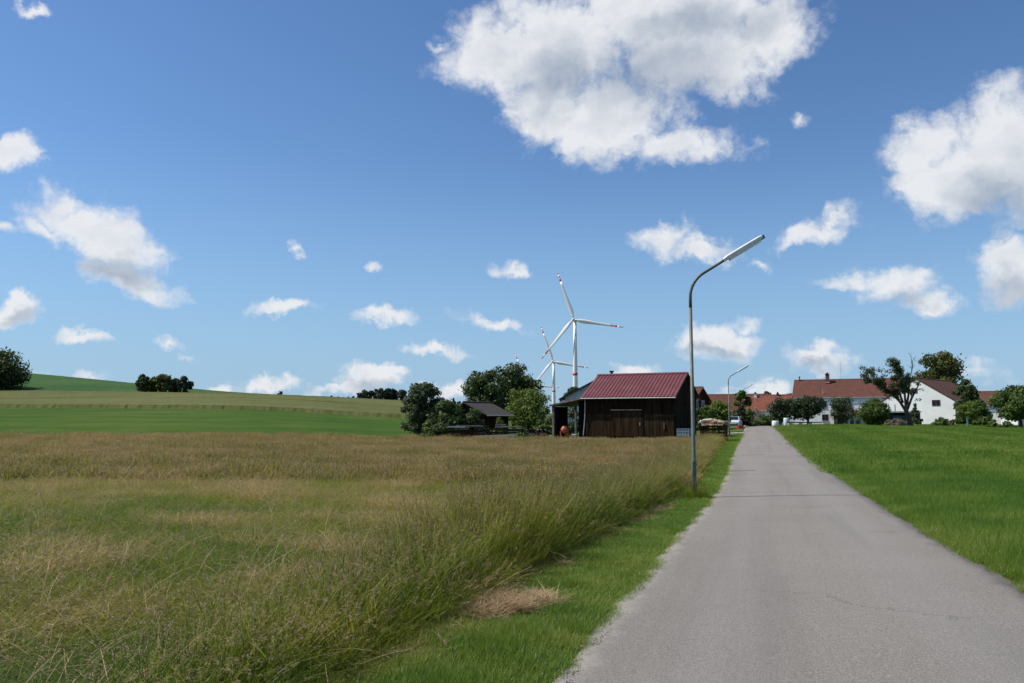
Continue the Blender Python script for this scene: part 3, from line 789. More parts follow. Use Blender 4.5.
# pasture on the right
def pasture(name, n, tmpl, Y0, Y1, p, label):
    x, y = pick(n, lambda Y: road_r(Y) - 0.05, lambda Y: 0.80 * Y + 1.5, lambda Y: np.clip(Y0 / Y, 0, 1) ** p, Y0, Y1)
    ed = x - road_r(y)
    k = ed > 0.06 + (vnoise(x, y, 0.6, 78) - 0.6) * 0.3
    x, y, ed = x[k], y[k], ed[k]; n = len(x)
    rows = np.sin((x * math.cos(R(17)) - y * math.sin(R(17))) * 1.7 + 2 * vnoise(x, y, 5, 2))
    tn = 0.36 + 0.6 * (vnoise(x, y, 6, 15) - 0.5) + 0.7 * (vnoise(x, y, 1.0, 16) - 0.5) + 0.13 * rows + 0.45 * np.clip(1 - ed / 0.8, 0, 1) + RNG.normal(0, 0.08, n)
    sc = RNG.uniform(0.8, 1.3, n)
    hh = RNG.uniform(0.7, 1.25, n) * (0.75 + 0.5 * vnoise(x, y, 1.5, 18)) * np.clip(0.55 + ed / 1.0, 0, 1.0)
    scatter(name, np.stack([x, y, H(x, y)], -1), np.stack([sc, sc, hh], -1), np.clip(tn, 0, 1), RNG.integers(0, 3, n), tmpl, label)
pasture('pasture_grass', 42000, FT, 6, 30, 1.4, 'lush green pasture grass right of the lane, foreground')
pasture('pasture_grass', 36000, WF, 27, 112, 1.5, 'lush green pasture grass right of the lane, towards the houses')

# dead mown grass lying on the verge
def straw():
    ST = [template('straw_tuft', blades(22, 0.10, 0.10, 0.26, 0.003, (2.0, 6.0), 0.2, (0, 0), 1, 200 + k), [g_straw]) for k in range(2)]
    n = 1500
    a = RNG.uniform(0, 2 * math.pi, n); r = np.sqrt(RNG.uniform(size=n))
    x = -0.05 + r * np.cos(a) * 0.40 + 0.0; y = 7.1 + r * np.sin(a) * 0.55
    x = x + (y - 7.1) * 0.15
    kk = vnoise(x, y, 0.35, 55) + 0.35 * (1 - r) > 0.56
    x, y = x[kk], y[kk]
    y2 = RNG.uniform(9.0, 20, 500); x2 = strip_r(y2) + RNG.normal(0.18, 0.10, 500)
    k2 = vnoise(y2, y2 * 0, 0.9, 3) > 0.5
    y3 = RNG.uniform(5.0, 6.2, 36); x3 = strip_r(y3) + RNG.normal(0.15, 0.12, 36)
    x = np.concatenate([x, x2[k2], x3]); y = np.concatenate([y, y2[k2], y3])
    n = len(x); s = RNG.uniform(0.7, 1.2, n)
    scatter('dry_straw', np.stack([x, y, H(x, y) + RNG.uniform(0.02, 0.06, n)], -1), np.stack([s, s, s * 0.6], -1), RNG.uniform(0.1, 0.9, n), RNG.integers(0, 2, n), ST,
            'pale dead mown grass lying in a patch on the verge', cat='straw')
straw()
dry_stems()

def gravel():
    def stone(k):
        r = np.random.default_rng(500 + k)
        m = MB(); m.lathe([(0.45, -0.35), (0.95, -0.1), (0.8, 0.3), (0.3, 0.5)], n=6)
        m.v = [tuple(np.array(v) * (1 + r.uniform(-0.3, 0.3, 3)) * np.array([1, 0.8, 0.6])) for v in m.v]
        return bpy.data.objects.new('stone', m.mesh('stone', pmat('limestone', (0.24, 0.222, 0.195), 0.9, var=0.4, scale=0.7)))
    n = 5200
    Yg = 4.0 * (26 / 4.0) ** RNG.uniform(size=n)
    off = RNG.normal(0.14, 0.06, n)
    x = road_l(Yg) + off + (vnoise(Yg, Yg * 0, 0.7, 90) - 0.5) * 0.3
    k = vnoise(x, Yg, 0.6, 91) > 0.52
    x2 = road_r(Yg) - RNG.normal(0.0, 0.05, n); k2 = (vnoise(x2, Yg, 0.6, 92) > 0.62)
    X = np.concatenate([x[k], x2[k2]]); Y_ = np.concatenate([Yg[k], Yg[k2]]); m = len(X)
    s = RNG.uniform(0.003, 0.008, m) * RNG.uniform(0.6, 1.4, m)
    scatter('gravel', np.stack([X, Y_, H(X, Y_) + 0.045], -1), np.stack([s, s, s], -1), RNG.uniform(0, 1, m), RNG.integers(0, 3, m), [stone(k_) for k_ in range(3)], 'loose pale gravel along the broken edges of the lane', tilt=0.5, cat='gravel')
gravel()
def foot_weeds():
    n = 46
    a = RNG.uniform(0, 6.28, n); r = np.abs(RNG.normal(0.16, 0.12, n)) + 0.09
    x0 = X_at(694.5, 19.3, 495)
    x = x0 + r * np.cos(a); y = 19.3 + r * np.sin(a) * 0.9
    scatter('tall_grass', np.stack([x, y, H(x, y)], -1), np.stack([np.full(n, .7)] * 2 + [RNG.uniform(0.3, 0.75, n)], -1), RNG.uniform(0.05, 0.4, n), RNG.integers(0, 2, n), TT, 'uncut grass tuft around the foot of the nearest lamp')
foot_weeds()

# ------------------------------------------------------------------ trees and shrubs
def leaf_cloud(clumps, n, size, seed, flat=0.0, droop=0.0, tone=None):
    """n small leaf faces spread through the outer part of each clump (cx, cy, cz, rx, ry, rz)"""
    r = np.random.default_rng(seed)
    C = np.array(clumps)
    vol = (C[:, 3] * C[:, 4] * C[:, 5]) ** (2 / 3.)
    pickc = r.choice(len(C), size=n, p=vol / vol.sum())
    d = r.normal(size=(n, 3)); d /= np.linalg.norm(d, axis=1)[:, None]
    rad = r.uniform(0.20, 1.0, n) ** 0.5
    rad *= 1 + 0.22 * r.normal(size=n) * (r.uniform(size=n) < 0.35)
    P = C[pickc, :3] + d * rad[:, None] * C[pickc, 3:6]
    nrm = d + r.normal(0, 0.55, (n, 3)); nrm[:, 2] += 0.3
    nrm /= np.linalg.norm(nrm, axis=1)[:, None]
    t = np.cross(nrm, r.normal(size=(n, 3))); t /= np.linalg.norm(t, axis=1)[:, None]
    b = np.cross(nrm, t)
    s = size * r.uniform(0.6, 1.4, n)[:, None]
    V = np.stack([P - t * s, P - b * s * 0.55, P + t * s, P + b * s * 0.55], 1).reshape(-1, 3)
    cl = r.uniform(0, 1, len(C))
    A = np.clip(0.5 * cl[pickc] + 0.5 * r.uniform(size=n), 0, 1)
    return V, A

def crown_clumps(r, w, h, z0, shape='round', n=26, depth=None):
    """clumps spread over an envelope of width w, height h starting at z0"""
    out = []
    depth = depth or w
    for i in range(n):
        u = 1 - 2 * (i + 0.5) / n                      # 1 top .. -1 bottom
        a = i * 2.39996 + r.uniform(-0.5, 0.5)
        u = max(-1, min(1, u + r.uniform(-0.12, 0.12)))
        cs = r.uniform(0.13, 0.23)
        k = r.uniform(0.72, 1.04) if r.random() < 0.8 else r.uniform(0.2, 0.7)
        rr = math.sqrt(1 - u * u)
        if shape == 'cone':
            t = (u + 1) / 2; rr = (1 - t) * 0.95 + 0.06; zz = 0.06 + t * 0.94
            cs *= 0.5 + 0.6 * (1 - t)
        elif shape == 'dome':
            zz = 0.12 + 0.88 * max(0.0, u) if u > 0 else 0.12 + 0.25 * (1 + u)
            rr = math.sqrt(max(0.02, 1 - zz ** 2.2)) if u > 0 else 1.0
        elif shape == 'umbrella':
            zz = 0.55 + 0.45 * u if u > 0 else 0.55 + 0.42 * u
            rr = rr ** 0.55
        else:
            zz = 0.5 + 0.5 * u; rr = rr ** 0.75
        q = max(0.0, rr * k * 0.5 - cs * 0.52)
        z_ = zz * k + (1 - k) * 0.5 if shape not in ('dome', 'cone') else zz
        z_ = min(max(z_, cs * 0.45), 1 - cs * 0.55)
        out.append((math.cos(a) * q * w, math.sin(a) * q * depth, z0 + h * z_, cs * w, cs * depth, min(cs * w * r.uniform(0.6, 0.9), h * 0.26)))
    return out

def tree(name, label, cat, loc, w, h, trunk_h, leaf, shape='round', n=3600, size=0.16, seed=1, nclump=26, depth=None, group=None, trunk_r=None, trunk_mat=None, base=0.0):
    r = random.Random(seed)
    root = thing(name, loc, label, cat, 0.0, group)
    cl = crown_clumps(r, w, h - trunk_h, trunk_h, shape, nclump, depth)
    V, A = leaf_cloud(cl, n, size, seed)
    V[:, 2] = np.maximum(V[:, 2], 0.02)
    me = np_mesh('crown', V, len(V) // 4, 4, [leaf], A)
    obj('crown', me, root)
    mb = MB()
    tr = trunk_r or max(0.05, w * 0.035)
    top = trunk_h + (h - trunk_h) * 0.62
    pts = [(0, 0, -0.2), (0.02 * w * r.uniform(-1, 1), 0, trunk_h * 0.5), (0.03 * w * r.uniform(-1, 1), 0.02 * w, max(trunk_h, 0.3)), (0.03 * w * r.uniform(-1, 1), 0, top)]
    mb.tube(pts, [tr * 1.25, tr, tr * 0.85, tr * 0.2], 8)
    obj('trunk', mb.mesh('trunk', trunk_mat or bark, True), root)
    lb = MB()
    for c in r.sample(cl, min(9, len(cl))):
        s = Vector(pts[2]) * 0.8 + Vector((0, 0, r.uniform(0, 0.25) * (top - trunk_h)))
        e = Vector(c[:3]); mid = s.lerp(e, 0.5) + Vector((0, 0, 0.06 * w))
        lb.tube([s, mid, e], [tr * 0.5, tr * 0.33, tr * 0.1], 5)
    obj('limbs', lb.mesh('limbs', trunk_mat or bark, True), root)
    return root

def px_tree(name, label, cat, pxl, pxr, pyt, pyb, Y, leaf, trunk=0.1, **kw):
    """a tree that fills pxl..pxr, pyt..pyb when it stands at distance Y"""
    w_ = (pxr - pxl) / F * Y * 1.0
    base = at((pxl + pxr) / 2, pyb, Y); top = at((pxl + pxr) / 2, pyt, Y)
    g = hz(base.x, Y)
    base.z = g
    h = top.z - base.z
    return tree(name, label, cat, base, w_, h, max(h * trunk, 0.02), leaf, **kw)

L_dark = leaf_mat('leaves_dark', (0.027, 0.050, 0.015), (0.078, 0.115, 0.030), 0.35)
L_mid = leaf_mat('leaves_mid', (0.040, 0.080, 0.014), (0.105, 0.160, 0.032), 0.36)
L_light = leaf_mat('leaves_light', (0.070, 0.120, 0.018), (0.155, 0.205, 0.036), 0.38)
L_grey = leaf_mat('leaves_greygreen', (0.032, 0.055, 0.022), (0.085, 0.115, 0.050), 0.3)
L_yew = leaf_mat('leaves_yew', (0.014, 0.028, 0.011), (0.038, 0.062, 0.020), 0.2)
L_olive = leaf_mat('leaves_olive', (0.055, 0.075, 0.016), (0.120, 0.130, 0.032), 0.28)
L_purple = leaf_mat('leaves_purple', (0.016, 0.012, 0.014), (0.040, 0.025, 0.028), 0.2)
L_dist = leaf_mat('leaves_distant', (0.020, 0.038, 0.018), (0.045, 0.072, 0.032), 0.2)
L_dry = leaf_mat('leaves_dry', (0.10, 0.085, 0.05), (0.20, 0.17, 0.11), 0.2)

# hill on the left
px_tree('broadleaf_tree', 'big dark round tree on the hillside at the far left edge', 'tree', -30, 27, 353, 393, 232, L_dark, trunk=0.03, shape='round', n=9000, size=0.42, seed=3, nclump=46)
hc = [(137, 149, 375, 391.5, 'leaves', L_dark, 'small dark tree at the left end of the hillside copse'), (147, 160, 378, 391.5, '', L_mid, 'low bushy green tree second from left in the hillside copse'),
      (157, 172, 374.5, 391.5, '', L_olive, 'tallest brownish tree in the middle of the hillside copse'), (168, 182, 379, 392, '', L_grey, 'greyish tree right of the tallest one in the hillside copse'),
      (178, 191, 377.5, 392, '', L_dist, 'round green tree at the right end of the hillside copse')]
for i, (a, b, t_, bt, _, lf, lab) in enumerate(hc):
    px_tree('copse_tree', lab, 'tree', a - 1, b + 1, t_ - 0.5, bt, 228 + 3 * (i % 2), lf, trunk=0.04, shape='round', n=2600, size=0.36, seed=20 + i, nclump=20, group='trees of the hillside copse')
px_tree('field_tree', 'tiny lone tree standing on the skyline of the hill', 'tree', 277.5, 283.5, 391, 396.5, 232, L_dark, trunk=0.15, shape='round', n=500, size=0.2, seed=31, nclump=8)
wood = [(356, 364, 393, 'lowest tree at the left edge of the wood on the skyline'), (361, 371, 390, 'second tree from left of the wood on the skyline'), (368, 378, 389, 'third tree from left of the wood on the skyline'),
        (375, 386, 388.5, 'middle tree of the wood on the skyline'), (382, 393, 388, 'tallest tree of the wood on the skyline'), (389, 399, 388.8, 'tree right of the tallest in the skyline wood'), (396, 407, 389.5, 'rightmost tree of the skyline wood, next to the grey-green roadside tree')]
for i, (a, b, t_, lab) in enumerate(wood):
    px_tree('wood_tree', lab, 'tree', a - 1, b + 1, t_, 402, 400 + 4 * (i % 3), L_dist, trunk=0.03, shape='round', n=1500, size=0.55, seed=40 + i, nclump=16, group='trees of the wood on the skyline')
for i, (x0, x1, t_) in enumerate([(329, 334, 396), (336, 340, 397), (341, 345, 397.2), (346, 350, 397), (351, 356, 396.6)]):
    px_tree('skyline_shrub', ['first low shrub left of the skyline wood', 'second low shrub left of the skyline wood', 'third low shrub left of the skyline wood', 'fourth low shrub left of the skyline wood', 'low shrub touching the skyline wood'][i],
            'shrub', x0, x1, t_, 399.5, 300, L_dist, trunk=0.05, shape='dome', n=240, size=0.35, seed=60 + i, nclump=6, group='shrubs on the skyline')
for i, (a, b, t_) in enumerate([(438, 447, 399), (446, 452, 402), (451, 456, 398), (455, 462, 401.5), (461, 470, 402)]):
    px_tree('spruce_tree' if i == 2 else 'ridge_tree', ['distant tree on the ridge above the yellow sheets', 'low distant ridge tree left of the little spruce', 'distant pointed spruce on the ridge', 'low distant ridge tree right of the little spruce', 'distant ridge tree just left of the dark shed'][i],
            'tree', a, b, t_, 406, 330, L_dist, trunk=0.03, shape='cone' if i == 2 else 'dome', n=400, size=0.4, seed=66 + i, nclump=8, group='trees on the far ridge')

# farm trees left of the barn
px_tree('willow_tree', 'grey-green loose tree at the left end of the farmyard', 'tree', 399, 441, 382, 434.5, 68, L_grey, trunk=0.04, shape='round', n=5200, size=0.15, seed=70, nclump=34)
px_tree('hazel_bush', 'dense green bush right of the grey-green tree', 'bush', 424, 470, 402, 435, 66, L_dark, trunk=0.02, shape='dome', n=9000, size=0.13, seed=71, nclump=36)
px_tree('low_bush', 'small bright bush at the foot of the grey-green tree', 'bush', 420, 435, 421, 435, 63, L_light, trunk=0.02, shape='dome', n=1200, size=0.10, seed=72, nclump=10)
px_tree('shed_bush', 'mid green bush in front of the dark shed gable', 'bush', 456, 490, 410, 434, 66, L_dark, trunk=0.02, shape='dome', n=4200, size=0.12, seed=73, nclump=16)
px_tree('shed_bush', 'low dark bush before the right side of the dark shed', 'bush', 490, 508, 417, 434, 68, L_mid, trunk=0.02, shape='dome', n=1800, size=0.12, seed=106, nclump=14)
px_tree('dark_tree', 'large dark spreading tree behind the shed, left half', 'tree', 459, 509, 372, 432, 92, L_dark, trunk=0.18, shape='round', n=6500, size=0.20, seed=74, nclump=36, group='dark trees behind the shed')
px_tree('dark_tree', 'tallest dark ragged tree behind the shed below the turbines', 'tree', 488, 541, 365, 432, 96, L_dark, trunk=0.18, shape='round', n=6200, size=0.20, seed=75, nclump=34, group='dark trees behind the shed')
px_tree('apple_tree', 'light green spreading tree right of the shed roof', 'tree', 503, 553, 390, 434, 88, L_light, trunk=0.1, shape='round', n=6000, size=0.14, seed=76, nclump=34)
px_tree('elder_bush', 'green bush left of the barn lean-to', 'bush', 535, 557, 407, 434, 74, L_mid, trunk=0.03, shape='dome', n=2600, size=0.12, seed=77, nclump=18)
px_tree('back_tree', 'small dark tree peeping over the white gable behind the barn', 'tree', 563, 582, 383, 430, 104, L_dark, trunk=0.2, shape='round', n=2200, size=0.17, seed=78, nclump=18)
px_tree('yard_bush', 'pale green bush seen through the open lean-to', 'bush', 556, 584, 407, 434, 84, L_grey, trunk=0.03, shape='dome', n=2200, size=0.14, seed=79, nclump=18)

# village
px_tree('maple_bush', 'bright yellow-green tree behind the firewood stack', 'tree', 706, 732, 398, 430, 86, L_light, trunk=0.06, shape='round', n=4200, size=0.13, seed=80, nclump=26)
px_tree('yard_shrub', 'darker green shrub between the barn and the yellow-green tree', 'shrub', 695, 714, 405, 432, 84, L_mid, trunk=0.03, shape='round', n=2200, size=0.13, seed=81, nclump=18)
px_tree('pear_tree', 'narrow dark green tree beside the third street lamp', 'tree', 732, 754, 390, 429, 113, L_mid, trunk=0.04, shape='dome', n=5200, size=0.17, seed=82, nclump=34)
px_tree('copper_bush', 'dark purple-leaved bush behind the white car', 'bush', 734, 749, 407, 426, 106, L_purple, trunk=0.04, shape='dome', n=1900, size=0.13, seed=83, nclump=14)
px_tree('hedge_bush', 'mid green bush at the left side of the lane end', 'bush', 741, 759, 412, 427, 112, L_mid, trunk=0.03, shape='dome', n=2000, size=0.14, seed=84, nclump=14)
px_tree('ball_bush', 'small rounded dark green bush at the end of the lane', 'bush', 755, 773, 415, 427, 116, L_mid, trunk=0.02, shape='dome', n=1800, size=0.13, seed=85, nclump=14)
px_tree('roof_tree', 'treetop showing above the orange tiled roof', 'tree', 760, 775, 389, 425, 215, L_mid, trunk=0.2, shape='round', n=1400, size=0.32, seed=86, nclump=14)
px_tree('roof_tree', 'flat dark treetop above the orange roof next to the white house', 'tree', 780, 797, 392, 425, 220, L_dist, trunk=0.2, shape='round', n=1200, size=0.32, seed=87, nclump=14)
px_tree('yew_tree', 'dark spreading yew in front of the orange-roofed barn', 'tree', 768, 803, 400, 426, 112, L_yew, trunk=0.2, shape='umbrella', n=4200, size=0.14, seed=88, nclump=26, group='yews before the farm')
px_tree('yew_tree', 'dark spreading yew in front of the left end of the white house', 'tree', 790, 826, 397, 426, 110, L_yew, trunk=0.2, shape='umbrella', n=5200, size=0.14, seed=89, nclump=30, group='yews before the farm')
px_tree('laurel_shrub', 'low dark shrub left of the yews below the orange roof', 'shrub', 765, 783, 408, 425, 118, L_dark, trunk=0.03, shape='dome', n=1800, size=0.14, seed=90, nclump=14)
px_tree('cherry_tree', 'small grey-green tree in front of the white house porch', 'tree', 826, 857, 398, 425, 110, L_grey, trunk=0.18, shape='round', n=3400, size=0.13, seed=91, nclump=24)
px_tree('globe_shrub', 'large clipped round shrub between the white houses', 'shrub', 861, 890, 400, 425.5, 100, L_mid, trunk=0.03, shape='round', n=11000, size=0.12, seed=92, nclump=60)
px_tree('gable_shrub', 'low green shrub under the small window of the white gable', 'shrub', 933, 948, 418, 426, 98, L_mid, trunk=0.02, shape='dome', n=1400, size=0.10, seed=93, nclump=12)
px_tree('gable_shrub', 'smaller dull shrub at the right corner of the white gable', 'shrub', 946, 957, 419.5, 426.5, 98, L_olive, trunk=0.02, shape='dome', n=900, size=0.10, seed=94, nclump=9)
px_tree('gable_shrub', 'blue-green climbing shrub against the white gable wall', 'shrub', 909, 923, 403, 424, 110, L_grey, trunk=0.02, shape='cone', n=1700, size=0.11, seed=95, nclump=16)
px_tree('dry_shrub', 'low greyish dry bush at the foot of the half-dead tree', 'shrub', 884, 912, 419, 426, 97, L_dry, trunk=0.02, shape='dome', n=1700, size=0.09, seed=96, nclump=16)
px_tree('lime_tree', 'tall round dark tree behind the white gable house', 'tree', 917, 968, 351, 424, 150, L_olive, trunk=0.10, shape='round', n=17000, size=0.24, seed=97, nclump=60)
px_tree('lime_tree', 'dark lower tree at the right corner of the white gable house', 'tree', 956, 981, 378, 428, 116, L_dark, trunk=0.06, shape='round', n=3600, size=0.22, seed=98, nclump=26)
px_tree('thicket_bush', 'dark bush hiding the shaded side of the white gable house', 'bush', 954, 974, 406, 428, 112, L_dark, trunk=0.02, shape='dome', n=3000, size=0.14, seed=105, nclump=20)
px_tree('plum_tree', 'young light green tree with whitewashed trunk on the pasture edge', 'tree', 956, 979, 402, 428, 92, L_light, trunk=0.34, shape='round', n=2600, size=0.12, seed=99, nclump=20, trunk_r=0.09, trunk_mat=whiteframe)
px_tree('thicket_bush', 'dark dense bush right of the young whitewashed tree', 'bush', 968, 992, 400, 429, 98, L_mid, trunk=0.02, shape='dome', n=4200, size=0.14, seed=100, nclump=28)
px_tree('ochre_tree', 'yellowish tree behind the dense bush', 'tree', 962, 985, 390, 425, 118, L_olive, trunk=0.1, shape='round', n=2800, size=0.16, seed=101, nclump=22)
px_tree('walnut_tree', 'spreading green tree at the far right edge', 'tree', 997, 1045, 387, 431, 84, L_mid, trunk=0.24, shape='round', n=7500, size=0.15, seed=102, nclump=44)
px_tree('garden_bush', 'yellow-green garden bush left of the right-edge tree', 'bush', 986, 1000, 420, 430, 84, L_light, trunk=0.02, shape='dome', n=1300, size=0.10, seed=103, nclump=12)
px_tree('garden_bush', 'low mixed garden bush below the right-edge tree', 'bush', 998, 1016, 422, 431, 82, L_mid, trunk=0.02, shape='dome', n=1300, size=0.10, seed=104, nclump=12)

def dead_tree():
    """half-dead fruit tree: bare upper right limbs, leafy tufts on the left"""
    Y = 94
    b = at(910, 426, Y); b.z = hz(b.x, Y)
    root = thing('half_dead_tree', b, 'gnarled half-dead tree with bare twigs before the white gable', 'tree')
    r = random.Random(5)
    mb = MB(); lb = MB(); tips = []
    s = Y / F
    def P(px, py): return Vector(((px - 910) * s, 0, (426 - py) * s))
    trunk = [P(911, 428), P(909.5, 420), P(907, 411), P(906.5, 405)]
    mb.tube(trunk, [0.36, 0.27, 0.24, 0.22], 9)
    def limb(pts, r0, d, gens, leafy):
        pts = [p + Vector((0, d * i * 0.35, 0)) for i, p in enumerate(pts)]
        lb.tube(pts, [r0 * (1 - 0.75 * i / (len(pts) - 1)) for i in range(len(pts))], 6)
        def twig(p, dr, L, rad, g):
            q = p + dr * L * 0.5 + Vector((r.uniform(-1, 1), r.uniform(-1, 1), r.uniform(-0.3, 1))) * L * 0.1
            e = q + (dr + Vector((r.uniform(-1, 1), r.uniform(-1, 1), r.uniform(-0.5, 1))) * 0.35).normalized() * L * 0.5
            lb.tube([p, q, e], [rad, rad * 0.7, rad * 0.35], 4)
            tips.append((e, leafy)); tips.append((q, leafy))
            if g > 0:
                for _ in range(3):
                    twig(e if r.random() < 0.5 else q, (dr + Vector((r.uniform(-1, 1), r.uniform(-1, 1), r.uniform(-0.6, 0.9))) * 0.9).normalized(), L * 0.66, rad * 0.5, g - 1)
        for i in range(1, len(pts)):
            dr = (pts[i] - pts[i - 1]).normalized()
            for _ in range(2):
                twig(pts[i], (dr + Vector((r.uniform(-1, 1), r.uniform(-1, 1), r.uniform(-0.3, 0.8))) * 0.9).normalized(), r.uniform(0.6, 0.95), r0 * 0.28, gens)
    limb([P(907, 411), P(902, 401), P(896, 394), P(889, 387), P(880, 381)], 0.19, 0.6, 2, 1.0)
    limb([P(904, 402), P(900, 392), P(897, 381), P(896, 370)], 0.15, -0.6, 2, 1.0)
    limb([P(907, 408), P(907, 396), P(908, 385), P(905, 374)], 0.16, 0.5, 2, 0.7)
    limb([P(908, 409), P(912, 398), P(917, 388), P(921, 379)], 0.17, -0.5, 2, 0.12)
    limb([P(908, 404), P(911, 393), P(913, 382), P(917, 370), P(919, 364)], 0.14, 0.6, 2, 0.0)
    limb([P(893, 391), P(885, 386), P(878, 382), P(872, 378)], 0.10, 0.2, 2, 0.25)
    obj('trunk', mb.mesh('trunk', bark, True), root)
    obj('limbs', lb.mesh('limbs', bark, True), root)
    cl = []
    for (e, lf) in tips:
        if r.random() < lf * 0.55: cl.append((e.x, e.y, e.z, r.uniform(0.25, 0.5), r.uniform(0.25, 0.5), r.uniform(0.2, 0.35)))
    for (px, py) in ((916, 410), (921, 399), (898, 396), (913, 416), (893, 398), (924, 389)): 
        p = P(px, py); cl.append((p.x, 0.4, p.z, 0.45, 0.4, 0.25))
    for (px, py) in ((878, 376), (885, 370), (892, 366), (899, 364), (905, 369), (889, 377), (898, 375), (904, 381), (880, 383), (887, 385), (895, 386), (901, 390), (884, 378), (909, 377), (908, 385), (893, 392), (900, 383), (892, 372), (903, 375)):
        p = P(px + r.uniform(-2, 2), py + r.uniform(-2, 2)); cl.append((p.x, r.uniform(-1, 1), p.z, r.uniform(0.35, 0.75), 0.7, r.uniform(0.3, 0.5)))
    V, A = leaf_cloud(cl, 12000, 0.085, 9)
    obj('crown', np_mesh('crown', V, len(V) // 4, 4, [leaf_mat('leaves_oldfruit', (0.028, 0.055, 0.018), (0.075, 0.115, 0.036), 0.32)], A), root)
dead_tree()

# ------------------------------------------------------------------ buildings
def slope_mesh(a, b, c, d, th, mat, name):
    """roof slab a-b along the eave, d-c along the ridge (outer face), with tile UVs"""
    a, b, c, d = map(Vector, (a, b, c, d))
    n = (b - a).cross(d - a).normalized()
    if n.z < 0: n = -n
    vs = [a, b, c, d, a - n * th, b - n * th, c - n * th, d - n * th]
    fs = [(0, 1, 2, 3), (7, 6, 5, 4), (0, 4, 5, 1), (1, 5, 6, 2), (2, 6, 7, 3), (3, 7, 4, 0)]
    me = bpy.data.meshes.new(name); me.from_pydata([tuple(v) for v in vs], [], fs)
    uv = me.uv_layers.new(name='UVMap')
    ex = (b - a).normalized(); ey = n.cross(ex)
    for lp in me.loops:
        p = vs[lp.vertex_index] - a
        uv.data[lp.index].uv = (p.dot(ex), p.dot(ey))
    me.materials.append(mat); me.update()
    return me

def window(root, x, y, z, w_, h, axis='y', sgn=-1, mat=None, sill=True, bars=True, pane=None):
    """window on the wall plane y (axis 'y') or x (axis 'x') ; sgn = outward"""
    mat = mat or winframe
    t = 0.07; dp = 0.05
    def bx(mb, u0, u1, v0, v1, d0, d1):
        if axis == 'y': mb.box2((x + u0, y + sgn * d0, z + v0), (x + u1, y + sgn * d1, z + v1))
        else: mb.box2((x + sgn * d0, y + u0, z + v0), (x + sgn * d1, y + u1, z + v1))
    fr = MB()
    bx(fr, -w_ / 2 - t, -w_ / 2, -t, h + t, -0.02, dp); bx(fr, w_ / 2, w_ / 2 + t, -t, h + t, -0.02, dp)
    bx(fr, -w_ / 2, w_ / 2, h, h + t, -0.02, dp - 0.003); bx(fr, -w_ / 2, w_ / 2, -t, 0, -0.02, dp - 0.003)
    if bars: bx(fr, -0.03, 0.03, 0, h, 0.012, dp - 0.006)
    f = fr.build('window', mat, root)
    pn = MB(); bx(pn, -w_ / 2, w_ / 2, 0, h, -0.02, 0.01); pn.build('pane', pane or glass_dark, f)
    if sill:
        sl_ = MB(); bx(sl_, -w_ / 2 - 0.12, w_ / 2 + 0.12, -t - 0.07, -t, -0.02, 0.12); sl_.build('sill', concrete, f)
    return f

def house(name, label, loc, rz, L, D, He, Hr, wallm, roofm, ov=0.35, gov=0.25, th=0.16, cat='house', base=-0.6, group=None, gable_mat=None):
    """ridge along local x; front eave wall at y = -D/2"""
    root = thing(name, loc, label, cat, rz, group)
    mb = MB()
    poly = [(-L / 2, -D / 2, base), (-L / 2, D / 2, base), (-L / 2, D / 2, He), (-L / 2, 0, Hr), (-L / 2, -D / 2, He)]
    mb.prism(poly, (L, 0, 0)); mb.build('wall', wallm, root)
    sl_ = (Hr - He) / (D / 2)
    ez = He - sl_ * ov
    lift = 0.18
    x0, x1 = -L / 2 - gov, L / 2 + gov
    for sg in (-1, 1):
        me = slope_mesh((x0, sg * (D / 2 + ov), ez + lift), (x1, sg * (D / 2 + ov), ez + lift), (x1, 0, Hr + lift), (x0, 0, Hr + lift), th, roofm, 'roof')
        obj('roof', me, root)
    rd = MB(); rd.tube([(x0, 0, Hr + lift - 0.01), (x1, 0, Hr + lift - 0.01)], 0.11, 8); rd.build('ridge_cap', roofm if roofm not in (tile_red, tile_orange, tile_brown) else chim_red, root)
    g = MB(); yy = -(D / 2 + ov) - 0.06
    g.tube([(x0, yy, ez + lift - 0.08), (x1, yy, ez + lift - 0.08)], 0.06, 8); g.build('gutter', zinc, root)
    return root
def chimney(root, x, y, z0, z1, w_=0.55, mat=None):
    c = MB(); c.box2((x - w_ / 2, y - w_ / 2, z0), (x + w_ / 2, y + w_ / 2, z1)); o = c.build('chimney', mat or chim_red, root)
    k = MB(); k.box((x, y, z1 + 0.05), (w_ + 0.16, w_ + 0.16, 0.1)); k.box((x, y, z1 + 0.22), (w_ * 0.6, w_ * 0.6, 0.24)); k.build('chimney_cap', slate, o)
    f = MB(); f.box((x, y, z0 + 0.40), (w_ + 0.12, w_ + 0.12, 0.18)); f.build('flashing', zinc, o)
    return o

# --- long white farmhouse
Y = 133
p0 = gp(851, Y + 3)
HR = 15.0
whouse = house('farmhouse', 'long white two-storey farmhouse with mottled red tiled roof and chimney', (p0.x, p0.y, p0.z), R(-25), 17.2, 9.6, 4.35, 7.35, plaster, tile_red, ov=0.22, gov=0.3)
chimney(whouse, -3.4, -1.0, 6.6, 8.35, 0.6)
vp = MB(); vp.tube([(-8.0, -0.2, 7.3), (-8.0, -0.2, 8.05)], 0.09, 8); vp.tube([(-8.0, -0.2, 7.95), (-8.0, -0.2, 8.15)], 0.15, 8); vp.build('vent_pipe', bitumen, whouse)
an = MB(); an.tube([(-1.3, 0.1, 7.4), (-1.3, 0.1, 10.6)], [0.03, 0.02], 6)
for k in range(4): an.tube([(-1.75, 0.1, 9.0 + k * 0.38), (-0.85, 0.1, 9.0 + k * 0.38)], 0.015, 5)
an.build('antenna', zinc, whouse)
